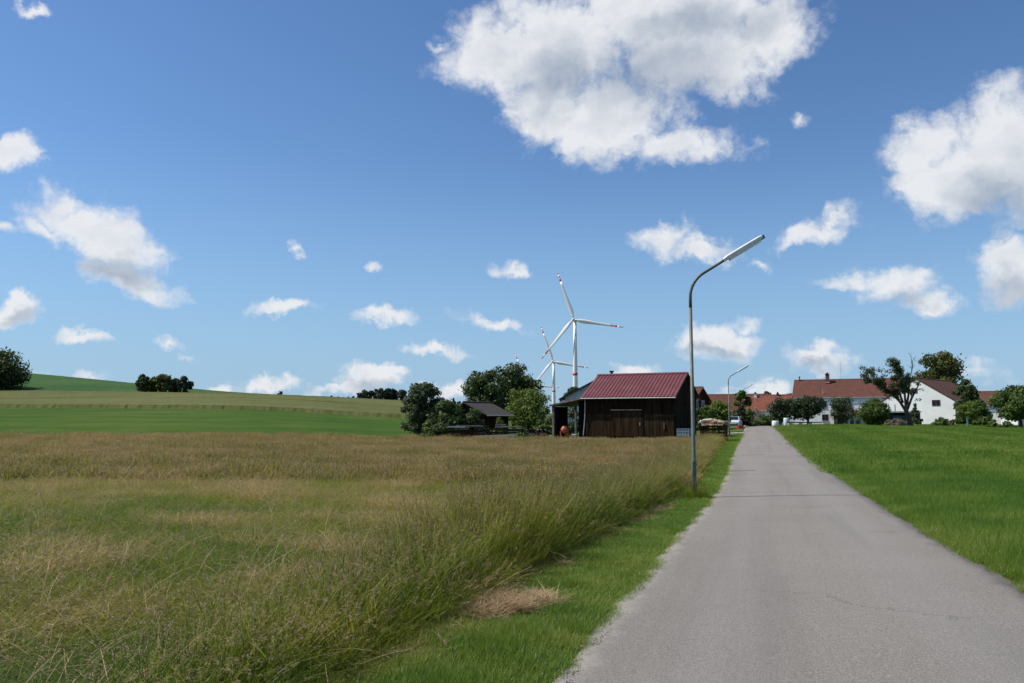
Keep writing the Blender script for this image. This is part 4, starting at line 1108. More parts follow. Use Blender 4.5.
sv = MB(); sv.tube([(-4.0, -4.2, 5.0), (-4.0, -4.2, 5.75)], 0.07, 8); sv.build('roof_vent', zinc, whouse)
fy = -4.8
for (x_, z_) in ((-3.9, 2.75), (-3.75, 0.55), (3.0, 2.75), (-0.2, 2.75)): window(whouse, x_, fy, z_, 0.85, 0.95)
window(whouse, 3.0, fy, 0.85, 0.9, 0.75)
window(whouse, 2.1, fy, 2.65, 1.3, 1.05, mat=whiteframe, pane=pmat('shutter', (0.55, 0.55, 0.56), 0.6))
lg = MB(); lg.box2((5.2, fy + 0.02, 2.2), (7.1, fy - 0.012, 3.95)); lg.build('loggia_shade_panel', pmat('painted_recess_shade', (0.02, 0.018, 0.016), 0.9), whouse)  # flat panel on the wall, the loggia's inner shade painted as near-black
pr = MB()
pr.prism([(-2.3, fy, 2.05), (-2.3, fy - 1.6, 1.5), (-2.3, fy - 1.6, 1.6), (-2.3, fy, 2.17)], (8.2, 0, 0)); 
pob = slope_mesh((-2.4, fy - 1.7, 1.62), (5.6, fy - 1.7, 1.62), (5.6, fy - 0.02, 2.2), (-2.4, fy - 0.02, 2.2), 0.1, tile_red, 'porch_roof'); obj('porch_roof', pob, whouse)
for k, x_ in enumerate((-2.2, 1.6, 5.3)):
    b_ = MB(); b_.box2((x_ - 0.07, fy - 1.55, -0.3), (x_ + 0.07, fy - 1.41, 1.6)); b_.build('porch_post', brownwood, whouse)
dr = MB(); dr.box2((-1.9, fy + 0.02, -0.1), (-0.9, fy - 0.04, 1.75)); d_ = dr.build('door', brownwood, whouse)
hd = MB(); hd.box((-1.05, fy - 0.07, 0.85), (0.04, 0.06, 0.14)); hd.build('handle', zinc, d_)
bw = MB(); bw.box2((-2.35, fy - 1.3, -0.3), (-2.2, fy, 1.95)); bw.build('porch_side_wall', chim_red, whouse)

# --- white gable house
ax = at(918, 420, 125)
al = R(46)
L_, W_ = 15.0, 10.8
ctr = Vector((ax.x + math.sin(al) * L_ / 2, 125 + math.cos(al) * L_ / 2, 0)); ctr.z = hz(ax.x, 125)
ghouse = house('gable_house', 'white house turned gable-on with brown tiled roof, behind the half-dead tree', ctr, R(90) - al, L_, W_, 3.55, 7.05, plaster, tile_brown, ov=0.12, gov=0.06)
gxw = -L_ / 2
# local y: left part of the gable as seen = +y
window(ghouse, gxw, -2.75, 2.9, 1.05, 0.8, axis='x', sgn=-1, sill=False)
window(ghouse, gxw, -3.75, -0.1 + 0.35, 1.1, 0.55, axis='x', sgn=-1, sill=False, bars=False)
window(ghouse, gxw, 0.35, 4.9, 0.8, 0.7, axis='x', sgn=-1, sill=False)
pp = MB(); pp.tube([(gxw - 0.06, 3.4, 1.8), (gxw - 0.06, 3.4, 3.2)], 0.035, 6); pp.build('conduit', zinc, ghouse)
# lean-to store in front of the gable
ln = at(902, 424, 112); ln.z = hz(ln.x, 112)
store = thing('lean_to_shed', ln, 'low open shed with flat grey roof in front of the white gable', 'shed', R(-22))
m_ = MB(); m_.box2((-2.3, -0.9, 1.75), (2.4, 1.2, 1.95)); m_.build('roof', concrete, store)
m_ = MB(); m_.box2((-2.2, 1.0, -0.4), (2.3, 1.1, 1.75)); m_.build('back_wall', bitumen, store)
for x_ in (-2.15, 0.6, 2.2):
    m_ = MB(); m_.box2((x_ - 0.08, -0.75, -0.4), (x_ + 0.08, -0.59, 1.75)); m_.build('post', greywood, store)
m_ = MB(); m_.box2((0.7, -0.66, -0.3), (2.1, -0.6, 1.72)); m_.build('door', pmat('blue_grey_door', (0.05, 0.065, 0.085), 0.6), store)
m_ = MB(); m_.box2((-1.2, -0.66, -0.3), (0.5, -0.6, 1.3)); m_.build('panel', pmat('blue_grey_door', (0.05, 0.065, 0.085), 0.6), store)

# --- red and orange roofed barns left of the farmhouse
c_ = gp(731, 172); c_.z = EYE + (416 - 424) / F * 172
hA = house('long_barn', 'long low barn with dull red tiled roof behind the trees and second lamp', c_, R(-19), 15.0, 9, 2.6, 6.3, plaster, tile_red, cat='barn')
window(hA, -3, -4.5, 0.9, 0.8, 0.9); window(hA, 2, -4.5, 0.9, 0.8, 0.9)
c_ = gp(777, 150); c_.z = EYE + (416 - 426) / F * 150
hB = house('orange_barn', 'low building with bright orange-red tiled roof left of the white farmhouse', c_, R(-20), 10.0, 8.4, 3.0, 5.75, plaster, tile_orange, cat='barn', gov=0.2)
chimney(hB, -3.7, -0.6, 5.0, 6.15, 0.5, plaster); chimney(hB, 0.3, -0.3, 5.2, 6.15, 0.4, slate)
window(hB, -3.2, -4.2, 1.0, 0.9, 1.0); window(hB, 1.0, -4.2, 1.0, 0.9, 1.0)
gb = MB(); gb.prism([(-4.3, -5.9, 0), (-2.5, -5.9, 0), (-2.5, -5.9, 1.6), (-3.4, -5.9, 3.4), (-4.3, -5.9, 1.6)], (0, 1.8, 0)); gb.build('porch_gable', greywood, hB)

# --- dark wooden house behind the barn
c_ = at(669.5, 424, 101); c_.z = EYE - 1.55
hC = house('wooden_house', 'dark timber gabled house with brown tiled roof just right of the barn', c_, R(-33), 8.0, 6.4, 3.2, 5.0, brownwood, tile_brown, gov=0.5, ov=0.5)
window(hC, 4.0, -1.1, 2.5, 0.8, 0.95, axis='x', sgn=1, mat=whiteframe); window(hC, 4.0, 1.1, 2.5, 0.8, 0.95, axis='x', sgn=1, mat=whiteframe)
bl_ = MB(); bl_.box2((4.02, -2.2, 1.9), (4.9, 2.2, 2.05)); bl_.build('balcony', brownwood, hC)

# --- right edge: brown roof house and white annex
c_ = gp(989, 140); c_.z = EYE - 1.3
hD = house('brown_roof_house', 'house with reddish brown roof between trees at the right', c_, R(-35), 6.6, 6.0, 3.3, 5.5, plaster, tile_brown, gov=0.3)
window(hD, 3.3, 0, 1.9, 0.8, 1.0, axis='x', sgn=1); window(hD, -1.0, -3.0, 1.6, 0.8, 1.0)
c_ = gp(1030, 106); c_.z = EYE - 1.5
hE = house('white_annex', 'low white building behind the tree at the right edge', c_, R(-10), 5.0, 5, 1.5, 3.0, plaster, tile_orange, gov=0.3)
window(hE, 0.5, -2.5, 0.5, 0.8, 0.7)

# --- grey building behind the barn (its pale gable shows left of the red roof)
c_ = gp(604, 92); c_.z = EYE + ray(604, 432).z * 92
hF = house('grey_gable_house', 'pale gabled building with dark eaves showing behind the red-roofed barn', Vector((c_.x, 92 + 5, c_.z)), R(90 - 4), 10, 8.2, 4.0, 6.15, plaster_g, bitumen, ov=0.75, gov=0.7, th=0.2)
window(hF, -5.0, 1.2, 1.5, 0.9, 1.0, axis='x', sgn=-1)
vt = MB(); vt.tube([(-3.0, -1.4, 5.2), (-3.0, -1.4, 6.95)], 0.14, 8); vt.box((-3.0, -1.4, 7.05), (0.6, 0.5, 0.18)); vt.build('chimney', bitumen, hF)

# --- dark shed with grey roof among the trees
c_ = at(465, 433, 76); c_ = c_ + Vector((math.cos(R(60)), math.sin(R(60)), 0)) * 2.2
hG = house('dark_shed', 'dark wooden shed with grey sheet roof under the large dark tree', c_, R(60), 4.4, 4.4, 1.75, 2.75, darkwood, slate, ov=0.45, gov=0.3, th=0.1, cat='shed')
dd_ = MB(); dd_.box2((-2.2 - 0.03, -0.6, 0), (-2.2 + 0.02, 0.6, 1.6)); dd_.build('door', brownwood, hG)
ys = at(441, 416, 74); ys.z = hz(ys.x, 74)
yl = thing('yellow_sheet', ys, 'yellow sheet glimpsed between the bushes left of the shed', 'sheet', 0)
m_ = MB()
for k in range(12): m_.box((-2.2 + k * 0.42, 0.05 * (k % 2), 1.55), (0.42, 0.04, 0.55))
m_.build('panel', pmat('yellow_paint', (0.55, 0.38, 0.10), 0.6), yl)
for x_ in (-2.1, 0, 2.3):
    m_ = MB(); m_.box2((x_ - 0.05, 0.1, -0.2), (x_ + 0.05, 0.2, 1.8)); m_.build('post', greywood, yl)

# ------------------------------------------------------------------ the barn with the red sheet roof
def build_barn():
    ph = R(26); L, D, He, Hr = 7.7, 8.0, 3.42, 5.38
    Yc = 66.0
    cr = at(674, 436.5, Yc); z0 = EYE + ray(674, 437.5).z * Yc
    ex = Vector((math.cos(ph), -math.sin(ph), 0)); ey = Vector((math.sin(ph), math.cos(ph), 0))
    c = Vector((cr.x, Yc, 0)) - ex * L / 2 + ey * D / 2
    root = thing('barn', (c.x, c.y, z0), 'dark brown timber barn with red ribbed metal roof and open lean-to', 'barn', -ph)
    core = MB(); core.prism([(-L / 2 + .06, -D / 2 + .06, -0.6), (-L / 2 + .06, D / 2 - .06, -0.6), (-L / 2 + .06, D / 2 - .06, He - .03), (-L / 2 + .06, 0, Hr - .05), (-L / 2 + .06, -D / 2 + .06, He - .03)], (L - 0.12, 0, 0))
    core.build('wall', darkwood, root)
    r = random.Random(2)
    fr_ = MB(); x = -L / 2
    while x < L / 2 - 0.02:
        bw_ = min(r.uniform(0.16, 0.22), L / 2 - x); pr_ = r.uniform(0.0, 0.025)
        fr_.box2((x + 0.004, -D / 2 + 0.062, 1.95), (x + bw_ - 0.004, -D / 2 - 0.03 - pr_, He - 0.02))
        x += bw_
    tag(fr_.build('upper_boards', darkwood, root), kind='stuff')  # eave shadow put into the colour: darker wood than the lower boards
    fr_ = MB(); x = -L / 2
    while x < L / 2 - 0.02:
        bw_ = min(r.uniform(0.15, 0.22), L / 2 - x); pr_ = r.uniform(0.0, 0.025)
        fr_.box2((x + 0.005, -D / 2 + 0.062, -0.4), (x + bw_ - 0.005, -D / 2 + 0.0 - pr_, 1.95 - r.uniform(0, 0.02)))
        x += bw_
    tag(fr_.build('lower_boards', brownwood, root), kind='stuff')
    # sliding door with its rail
    dm = MB(); x = -1.5
    while x < 1.15:
        dm.box2((x + 0.004, -D / 2 - 0.035, 0.05), (x + 0.21 - 0.004, -D / 2 - 0.07 - r.uniform(0, 0.02), 2.2)); x += 0.21
    d = dm.build('door', brownwood, root)
    rl = MB(); rl.box((-0.2, -D / 2 - 0.11, 2.28), (2.75, 0.06, 0.07)); rl.build('rail', greywood, d)
    hd_ = MB(); hd_.box((1.0, -D / 2 - 0.11, 1.1), (0.05, 0.05, 0.3)); hd_.build('handle', zinc, d)
    bc = MB(); bc.box2((1.12, -D / 2 - 0.033, 0.0), (1.2, -D / 2 - 0.09, 2.2)); bc.build('door_jamb', darkwood, root)
    sl_ = MB(); sl_.box((3.05, -D / 2 - 0.06, 0.95), (0.1, 0.07, 0.55)); sl_.build('hanging_slat', pmat('slat_brown', (0.14, 0.07, 0.03), 0.8), root)
    for sg, nm in ((1, 'right'), (-1, 'left')):
        gm = MB(); y = -D / 2
        while y < D / 2 - 0.02:
            bw_ = min(r.uniform(0.16, 0.22), D / 2 - y); ym = y + bw_ / 2
            top = He + (Hr - He) * (1 - abs(ym) / (D / 2)) - 0.06
            pr_ = r.uniform(0, 0.02)
            gm.box2((sg * (L / 2 - 0.062), y + 0.004, -0.4), (sg * (L / 2 + pr_), y + bw_ - 0.004, 2.95))
            gm.box2((sg * (L / 2 - 0.062), y + 0.004, 2.95), (sg * (L / 2 + 0.06 + pr_), y + bw_ - 0.004, top))
            y += bw_
        tag(gm.build('gable_boards', darkwood, root), kind='stuff')
    # ribbed sheet roof
    ov, gov = 0.42, 0.33
    s = (Hr - He) / (D / 2); lift = 0.14
    for sg in (-1, 1):
        x0, x1 = -L / 2 - gov, L / 2 + gov
        n = 26; step = (x1 - x0) / n
        xs = []; zs = []
        for k in range(n):
            b = x0 + k * step
            xs += [b, b + step * 0.52, b + step * 0.62, b + step * 0.90]; zs += [0, 0, 0.055, 0.055]
        xs.append(x1); zs.append(0)
        V = []; Fc = []
        cosr = math.cos(math.atan(s)); sinr = math.sin(math.atan(s))
        m = len(xs)
        for (yy, zz) in ((sg * (D / 2 + ov), He - s * ov + lift), (sg * 0.02, Hr + lift)):
            for dz in (0.0, -0.03):
                for a, b in zip(xs, zs): V.append((a, yy + sg * sinr * (b + dz), zz + cosr * (b + dz)))
        for k in range(m - 1):
            Fc += [(k, k + 1, 2 * m + k + 1, 2 * m + k), (m + k, 3 * m + k, 3 * m + k + 1, m + k + 1), (k, m + k, m + k + 1, k + 1), (2 * m + k, 2 * m + k + 1, 3 * m + k + 1, 3 * m + k)]
        Fc += [(0, 2 * m, 3 * m, m), (m - 1, 2 * m - 1, 4 * m - 1, 3 * m - 1)]
        mb = MB(); mb.add(V, Fc); mb.build('roof', red_metal, root)
        g = MB(); gy_ = sg * (D / 2 + ov + 0.05); gz = He - s * ov + lift - 0.09
        g.tube([(x0, gy_, gz), (x1, gy_, gz)], 0.055, 8); g.build('gutter', zinc, root)
        vb = MB()
        for xx in (x0 + 0.03, x1 - 0.03):
            vb.prism([(xx - 0.02, sg * (D / 2 + ov), He - s * ov + lift - 0.18), (xx - 0.02, sg * 0.03, Hr + lift - 0.18), (xx - 0.02, sg * 0.03, Hr + lift - 0.032), (xx - 0.02, sg * (D / 2 + ov), He - s * ov + lift - 0.032)], (0.04, 0, 0))
        vb.build('barge_board', darkwood, root)
    rc = MB(); rc.prism([(-L / 2 - gov, -0.24, Hr + lift - 0.03), (-L / 2 - gov, 0, Hr + lift + 0.09), (-L / 2 - gov, 0.24, Hr + lift - 0.03), (-L / 2 - gov, 0, Hr + lift + 0.045)], (L + 2 * gov, 0, 0)); rc.build('ridge_cap', red_metal, root)
    # downpipe at the left corner, with its pale elbow
    dp = MB(); dp.tube([(-L / 2 + 0.05, -D / 2 - 0.45, He - 0.2), (-L / 2 - 0.02, -D / 2 - 0.16, He - 0.5), (-L / 2 - 0.05, -D / 2 - 0.14, 1.6), (-L / 2 - 0.2, -D / 2 - 0.14, 0.1)], 0.05, 8); dp.build('downpipe', zinc, root)
    # open lean-to on the left
    lw = 3.3
    lt = MB(); xa, xb = -L / 2 - 0.06, -L / 2 - lw
    za, zb = He - 0.16, He - 0.80
    lt.prism([(xa, -D / 2 - 0.5, za), (xb, -D / 2 - 0.5, zb), (xb, -D / 2 - 0.5, zb + 0.13), (xa, -D / 2 - 0.5, za + 0.13)], (0, 6.0, 0)); lt.build('lean_to_roof', greywood, root)
    for (x_, y_) in ((xb + 0.3, -D / 2 - 0.2), (xb + 0.3, 1.2), (xa - 0.1, 1.2)):
        f = (x_ - xa) / (xb - xa); zt = za + (zb - za) * f
        pb = MB(); pb.box2((x_ - 0.09, y_ - 0.09, -0.5), (x_ + 0.09, y_ + 0.09, zt - 0.003)); pb.build('post', greywood, root)
    bk = MB(); bk.box2((xb + 0.25, -D / 2 + 0.1, -0.4), (xb + 0.35, -0.9, zb - 0.02)); bk.build('lean_to_side', darkwood, root)
    bk = MB(); bk.box2((xa - 1.0, -D / 2 + 1.0, -0.4), (xa - 0.02, -D / 2 + 1.1, za - 0.06)); bk.build('lean_to_back', darkwood, root)
    return root, z0
barn, barn_z = build_barn()
B = lambda x, y, z: Vector(barn.location) + Euler((0, 0, barn.rotation_euler.z)).to_matrix() @ Vector((x, y, z))

def mixer():
    p = at(564.5, 435.5, 70.5); p.z = hz(p.x, 70.5) + 0.05
    root = thing('concrete_mixer', p, 'orange concrete mixer under the barn lean-to', 'mixer', R(20))
    orange = pmat('mixer_orange', (0.52, 0.12, 0.05), 0.55, dirt=(0.3, 0.2, 0.15), dirt_amt=0.5, dirt_scale=3)
    m = MB(); m.lathe([(0.12, 0.52), (0.30, 0.60), (0.36, 0.80), (0.36, 0.92), (0.24, 1.12), (0.17, 1.18)], n=16); m.build('drum', orange, root, True)
    f = MB(); f.tube([(-0.42, 0.25, 0), (-0.40, 0, 0.72), (-0.42, -0.3, 0)], 0.03, 6); f.tube([(0.42, 0.25, 0), (0.40, 0, 0.72), (0.42, -0.3, 0)], 0.03, 6); f.tube([(-0.4, 0, 0.72), (0.4, 0, 0.72)], 0.03, 6); f.build('frame', orange, root)
    for sx in (-1, 1):
        wq = MB(); wq.tube([(sx * 0.44, 0.25, 0.15), (sx * 0.50, 0.25, 0.15)], 0.15, 12); wq.build('wheel', bitumen, root)
    mo = MB(); mo.box((0.25, 0.1, 0.45), (0.25, 0.3, 0.3)); mo.build('motor_box', orange, root)
mixer()
def bucket(px, Y, label):
    p = at(px, 436, Y); p.z = hz(p.x, Y) + 0.25
    root = thing('white_bucket', p, label, 'bucket')
    m = MB(); m.lathe([(0.14, 0), (0.17, 0.36), (0.185, 0.37), (0.17, 0.385), (0.15, 0.34), (0.12, 0.03)], n=14); m.build('pail', whiteframe, root, True)
    h = MB(); h.tube([(0.17 * math.cos(a), 0.02, 0.36 + 0.15 * math.sin(a)) for a in [k * math.pi / 8 for k in range(9)]], 0.008, 5); h.build('handle', zinc, root)
bucket(574, 65.0, 'small white bucket in the grass beside the lean-to')
def tank():
    p = at(684.5, 437.5, 64.0); p.z = hz(p.x, 64.0) + 0.05
    root = thing('water_tank', p, 'pale blue-green water tank at the right corner of the barn', 'tank', R(-26))
    tm = pmat('tank_plastic', (0.16, 0.25, 0.27), 0.5, var=0.15, dirt=(0.1, 0.13, 0.12), dirt_amt=0.5)
    m = MB(); m.box((0, 0, 0.45), (1.0, 0.9, 0.9)); m.build('body', tm, root)
    l = MB(); l.box((0, 0, 0.93), (1.06, 0.96, 0.06)); l.build('lid', pmat('tank_lid', (0.10, 0.15, 0.24), 0.5), root)
    c = MB()
    for k in range(5): c.box((-0.45 + k * 0.225, -0.465, 0.45), (0.03, 0.025, 0.88))
    for k in range(3): c.box((0, -0.48, 0.15 + k * 0.3), (1.0, 0.02, 0.03))
    c.build('cage', zinc, root)
tank()

# stacks of timber
def beam_stack():
    Y = 63.5
    p = at(483, 434, Y); p.z = hz(p.x, Y) + 0.22
    root = thing('timber_stack', p, 'long low stack of weathered boards left of the barn', 'timber stack', R(5))
    r = random.Random(8)
    mats = [greywood, brownwood, greywood, brownwood, darkwood]
    for lv in range(6):
        for k in range(3):
            for seg in range(2):
                L = r.uniform(2.4, 3.1) if lv < 4 else r.uniform(0.7, 2.2); cx = -1.5 + seg * 3.0 + r.uniform(-0.15, 0.15) * (1 if lv < 4 else 5)
                if lv > 3 and r.random() < 0.4: continue
                m = MB(); m.box((cx, -0.35 + k * 0.34, 0.10 + lv * 0.185 + (0.04 * cx if lv > 2 else 0)), (L, r.uniform(0.2, 0.3), 0.11), (r.uniform(-.03, .03), r.uniform(-.015, .015), r.uniform(-0.03, 0.03)))
                m.build('board', (whitewood if r.random() < 0.3 else greywood) if lv >= 4 else r.choice(mats), root)
    m = MB(); m.box((0.9, -0.62, 0.22), (3.6, 0.12, 0.16), (0, R(-2), 0)); m.build('pale_plank', whitewood, root)
    for x_ in (-2.2, -0.8, 0.8, 2.2):
        m = MB(); m.box((x_, 0, 0.0), (0.1, 1.1, 0.09)); m.build('bearer', darkwood, root)
beam_stack()
def log_pile(name, px, Y, w_, h, label, seed, mats, rz=0.0, dz=0.1):
    p = at(px, 434, Y); p.z = hz(p.x, Y) + dz
    root = thing(name, p, label, 'firewood', rz)
    r = random.Random(seed)
    row = 0; z = 0.08; groups = {}
    while z < h:
        x = -w_ / 2 + (row % 2) * 0.08
        while x < w_ / 2:
            rad = r.uniform(0.06, 0.095)
            groups.setdefault(r.randrange(len(mats)), MB()).tube([(x, -0.5 + r.uniform(-.06, .06), z), (x, 0.5, z)], rad, 7)
            x += rad * 2.05
        z += 0.145; row += 1
    for k, m in groups.items(): tag(m.build('logs', mats[k], root), kind='stuff')
    for x_ in (-w_ / 2 - 0.12, w_ / 2 + 0.12):
        m = MB(); m.box((x_, 0, h / 2 - 0.1), (0.1, 0.12, h + 0.3)); m.build('stake', brownwood, root)
log_pile('firewood_pile', 535, 66.5, 1.9, 0.9, 'brown pile of split logs left of the lean-to', 4, [brownwood, greywood, orangewood, darkwood])

def wood_rack():
    Y = 61
    p = at(714, 437.5, Y); p.z = hz(p.x, Y) + 0.02
    root = thing('wood_rack', p, 'slatted rack heaped with pale sawn planks beside the second lamp', 'wood rack', R(-20))
    r = random.Random(12)
    w_, d_, h_ = 1.75, 1.5, 1.3
    for sx in (-1, 0, 1):
        for sy in (-1, 1):
            m = MB(); m.box((sx * w_ / 2, sy * d_ / 2, h_ / 2 - 0.1), (0.1, 0.1, h_ + 0.3)); m.build('post', darkwood, root)
    for lv in range(5):
        for sy in (-1, 1):
            m = MB(); m.box((0, sy * (d_ / 2 - 0.075), 0.18 + lv * 0.25), (w_ + 0.1, 0.04, 0.17)); m.build('slat', brownwood, root)
        for sx in (-1, 1):
            m = MB(); m.box((sx * (w_ / 2 + 0.075), 0, 0.18 + lv * 0.25), (0.04, d_ - 0.11, 0.2)); m.build('slat', darkwood, root)
    for k in range(40):
        m = MB()
        x_, y_ = r.uniform(-0.75, 0.75), r.uniform(-0.6, 0.6)
        L = r.uniform(0.5, 1.0)
        m.box((x_, y_, 1.33 + 0.38 * r.random() * (1 - 0.2 * abs(x_))), (L, r.uniform(0.09, 0.18), r.uniform(0.04, 0.09)), (r.uniform(-.25, .25), r.uniform(-.22, .22), r.uniform(-0.9, 0.9)))
        m.build('plank', [whitewood, palewood, palewood, orangewood, whitewood, greywood][k % 6], root)
    for k in range(8):
        m = MB(); m.box((-0.75 + k * 0.2, -0.66, 1.30 + r.uniform(-.04, .05)), (0.17, 0.3, 0.12), (0, r.uniform(-.1, .1), r.uniform(-.2, .2))); m.build('block', orangewood if k % 3 else whitewood, root)
wood_rack()

# concrete apron beside the lane
p = gp(739, 84)
apx = []
def apron():
    Y = np.linspace(78.5, 81.5, 8)
    XS, YS = between(lambda y: road_l(y) - 1.6, lambda y: road_l(y) + 0.02, Y, 6)
    sheet('driveway_apron', XS, YS, concrete, 0.05)
apron()

# ------------------------------------------------------------------ street lamps
def street_lamp(loc, label, ang):
    root = thing('street_lamp', loc, label, 'street lamp', ang, 'street lamps along the lane')
    h0 = 4.86
    pl = MB(); pl.tube([(0, 0, -0.4), (0, 0, 0.9), (0, 0, 0.92), (0, 0, h0)], [0.060, 0.058, 0.049, 0.037], 14); pl.build('pole', galv, root, True)
    pts = [(0, 0, h0 - 0.25), (0, 0, h0)]
    for k in range(1, 9):
        a = k / 8 * R(60)
        pts.append((0.62 * (1 - math.cos(a)) * 1.15, 0, h0 + 0.62 * math.sin(a) * 1.15))
    e = Vector(pts[-1]); dr = Vector((math.cos(R(31)), 0, math.sin(R(31))))
    pts += [tuple(e + dr * 0.25), tuple(e + dr * 0.62)]
    ar = MB(); ar.tube(pts, [0.0395, 0.0385] + [0.036] * 8 + [0.034, 0.031], 12, True, (0, 1, 0)); ar.build('arm', galv, root, True)
    # long trough-shaped head
    q = e + dr * 0.55; nx = Vector((-dr.z, 0, dr.x)); yv = Vector((0, 1, 0)); Lh = 1.12
    def ring(t, wd, up, dn):
        c = q + dr * t
        return [c + yv * wd - nx * dn, c + yv * wd * 1.05 + nx * up * 0.6, c + yv * wd * 0.6 + nx * up, c - yv * wd * 0.6 + nx * up, c - yv * wd * 1.05 + nx * up * 0.6, c - yv * wd - nx * dn]
    rings = [ring(0, 0.05, 0.055, 0.03), ring(0.10, 0.08, 0.075, 0.03), ring(Lh * 0.5, 0.085, 0.08, 0.03), ring(Lh - 0.1, 0.08, 0.072, 0.03), ring(Lh, 0.06, 0.05, 0.025)]
    hm = MB()
    V = [p for rg in rings for p in rg]; Fc = []
    for i in range(len(rings) - 1):
        for k in range(6): Fc.append((i * 6 + k, i * 6 + (k + 1) % 6, (i + 1) * 6 + (k + 1) % 6, (i + 1) * 6 + k))
    Fc += [tuple(range(6))[::-1], tuple(range(24, 30))]
    hm.add(V, Fc); hd = hm.build('lamp_head', lampgrey, root)
    cv = MB(); c0 = q + dr * 0.13 - nx * 0.034; c1 = q + dr * (Lh - 0.1) - nx * 0.034
    cv.prism([c0 + yv * 0.08, c0 + yv * 0.05 - nx * 0.045, c0 - yv * 0.05 - nx * 0.045, c0 - yv * 0.08], c1 - c0); cv.build('lamp_cover', lampglass, hd)
    cap = MB(); c2 = q + dr * (Lh - 0.02); cap.box(tuple(c2), (0.08, 0.13, 0.09), (0, -R(31), 0)); cap.build('end_cap', slate, hd)
    dm = MB(); dm.box((0.0, -0.056, 0.72), (0.07, 0.02, 0.32)); dm.build('service_door', galv, root)
    return root
rd = math.atan(0.304)
lamp_at = lambda px, py, Y: Vector((X_at(px, Y, py), Y, hz(X_at(px, Y, py), Y)))
lamp = street_lamp(lamp_at(694.5, 495, 19.3), 'nearest tall grey street lamp with bent arm, rising from the verge', -rd * 0.25)
for px, Yl, lab in ((729.5, 71.5, 'second street lamp, beside the rack of pale planks'), (741.5, 121.0, 'farthest street lamp, half hidden by the narrow tree')):
    c = copy_tree(lamp); c.location = lamp_at(px, 430, Yl); c['label'] = lab

# ------------------------------------------------------------------ wind turbines
def turbine(px, py, Y, R_, ang, label, yaw=-0.35, band=None, proto=None):
    hub = at(px, py, Y)
    g = hz(hub.x, Y); hh = hub.z - g
    root = thing('wind_turbine', (hub.x, Y, g), label, 'wind turbine', yaw, 'wind turbines beyond the farm')
    k = R_ / 60.0 * 1.1
    tw = MB(); tw.tube([(0, 3.5 * k, -3), (0, 3.5 * k, hh * 0.35), (0, 3.5 * k, hh * 0.7), (0, 3.5 * k, hh - 1.5 * k)], [2.9 * k, 2.7 * k, 2.2 * k, 1.65 * k], 20, True); tw.build('tower', turb_white, root, True)
    if band:
        zb = band[0] - g
        f = zb / hh; rb = np.interp(f, [0, .35, .7, 1], [2.9, 2.7, 2.2, 1.65]) * k
        b = MB(); b.tube([(0, 3.5 * k, zb - band[1] / 2), (0, 3.5 * k, zb + band[1] / 2)], rb + 0.08, 20); b.build('tower_band', turb_red, root, True)
    nc = MB(); nc.lathe([(0.6 * k, -4.5 * k), (1.9 * k, -3.8 * k), (2.3 * k, 0), (2.0 * k, 5 * k), (0.9 * k, 7.5 * k)], n=14)
    nc.v = [(x, z + 3.0 * k, -y + hh) for (x, y, z) in nc.v]
    nc.build('nacelle', turb_white, root, True)
    sp = MB(); sp.lathe([(0.2 * k, -2.2 * k), (1.1 * k, -1.6 * k), (1.7 * k, 0), (1.7 * k, 1.6 * k)], n=14)
    sp.v = [(x, z - 1.8 * k, -y + hh) for (x, y, z) in sp.v]
    sp.build('hub', turb_white, root, True)
    prof = [(0.02, 1.1, 1.1), (0.06, 1.1, 1.05), (0.14, 2.0, 0.7), (0.22, 2.2, 0.5), (0.45, 1.55, 0.32), (0.72, 1.05, 0.22), (0.80, 0.95, 0.19), (0.88, 0.8, 0.16), (0.95, 0.62, 0.12), (1.0, 0.3, 0.06)]
    for a0 in (0, 120, 240):
        a = R(ang + a0)
        ax_ = Vector((math.sin(a), 0, math.cos(a))); tx = Vector((math.cos(a), 0, -math.sin(a))); fwd = Vector((0, 1, 0))
        def seg(ps):
            m = MB(); V = []
            for (t, cw, thk) in ps:
                twist = R(16) * (1 - t)
                cx = tx * math.cos(twist) + fwd * math.sin(twist); cy = fwd * math.cos(twist) - tx * math.sin(twist)
                o = Vector((0, -1.6 * k, hh)) + ax_ * t * R_ + tx * cw * 0.25 * k
                for q in range(10):
                    an = q / 10 * 2 * math.pi
                    V.append(o + cx * math.cos(an) * cw * k + cy * math.sin(an) * thk * k)
            n = len(ps); Fc = []
            for i in range(n - 1):
                for q in range(10): Fc.append((i * 10 + q, i * 10 + (q + 1) % 10, (i + 1) * 10 + (q + 1) % 10, (i + 1) * 10 + q))
            Fc += [tuple(range(10))[::-1], tuple(range((n - 1) * 10, n * 10))]
            return m.add(V, Fc)
        bl = seg(prof[:7]).build('blade', turb_white, root, True)
        seg(prof[6:8]).build('red_band', turb_red, bl, True)
        mid = (0.915, 0.71, 0.14)
        seg([prof[7], mid, prof[8]][:3]).build('white_band', turb_white, bl, True)
        seg(prof[8:]).build('red_tip', turb_red, bl, True)
    return root
turbine(574, 319.5, 955, 62, -19, 'nearest and tallest white wind turbine, directly above the barn lean-to', band=(at(573, 374, 955).z, 3.4))
turbine(553, 361.5, 1290, 61, -19, 'second white wind turbine, left of the tallest one', band=(at(553, 391, 1290).z, 2.6))
turbine(527.5, 384, 1480, 63, -23, 'farthest wind turbine, hub half hidden by the dark tree')

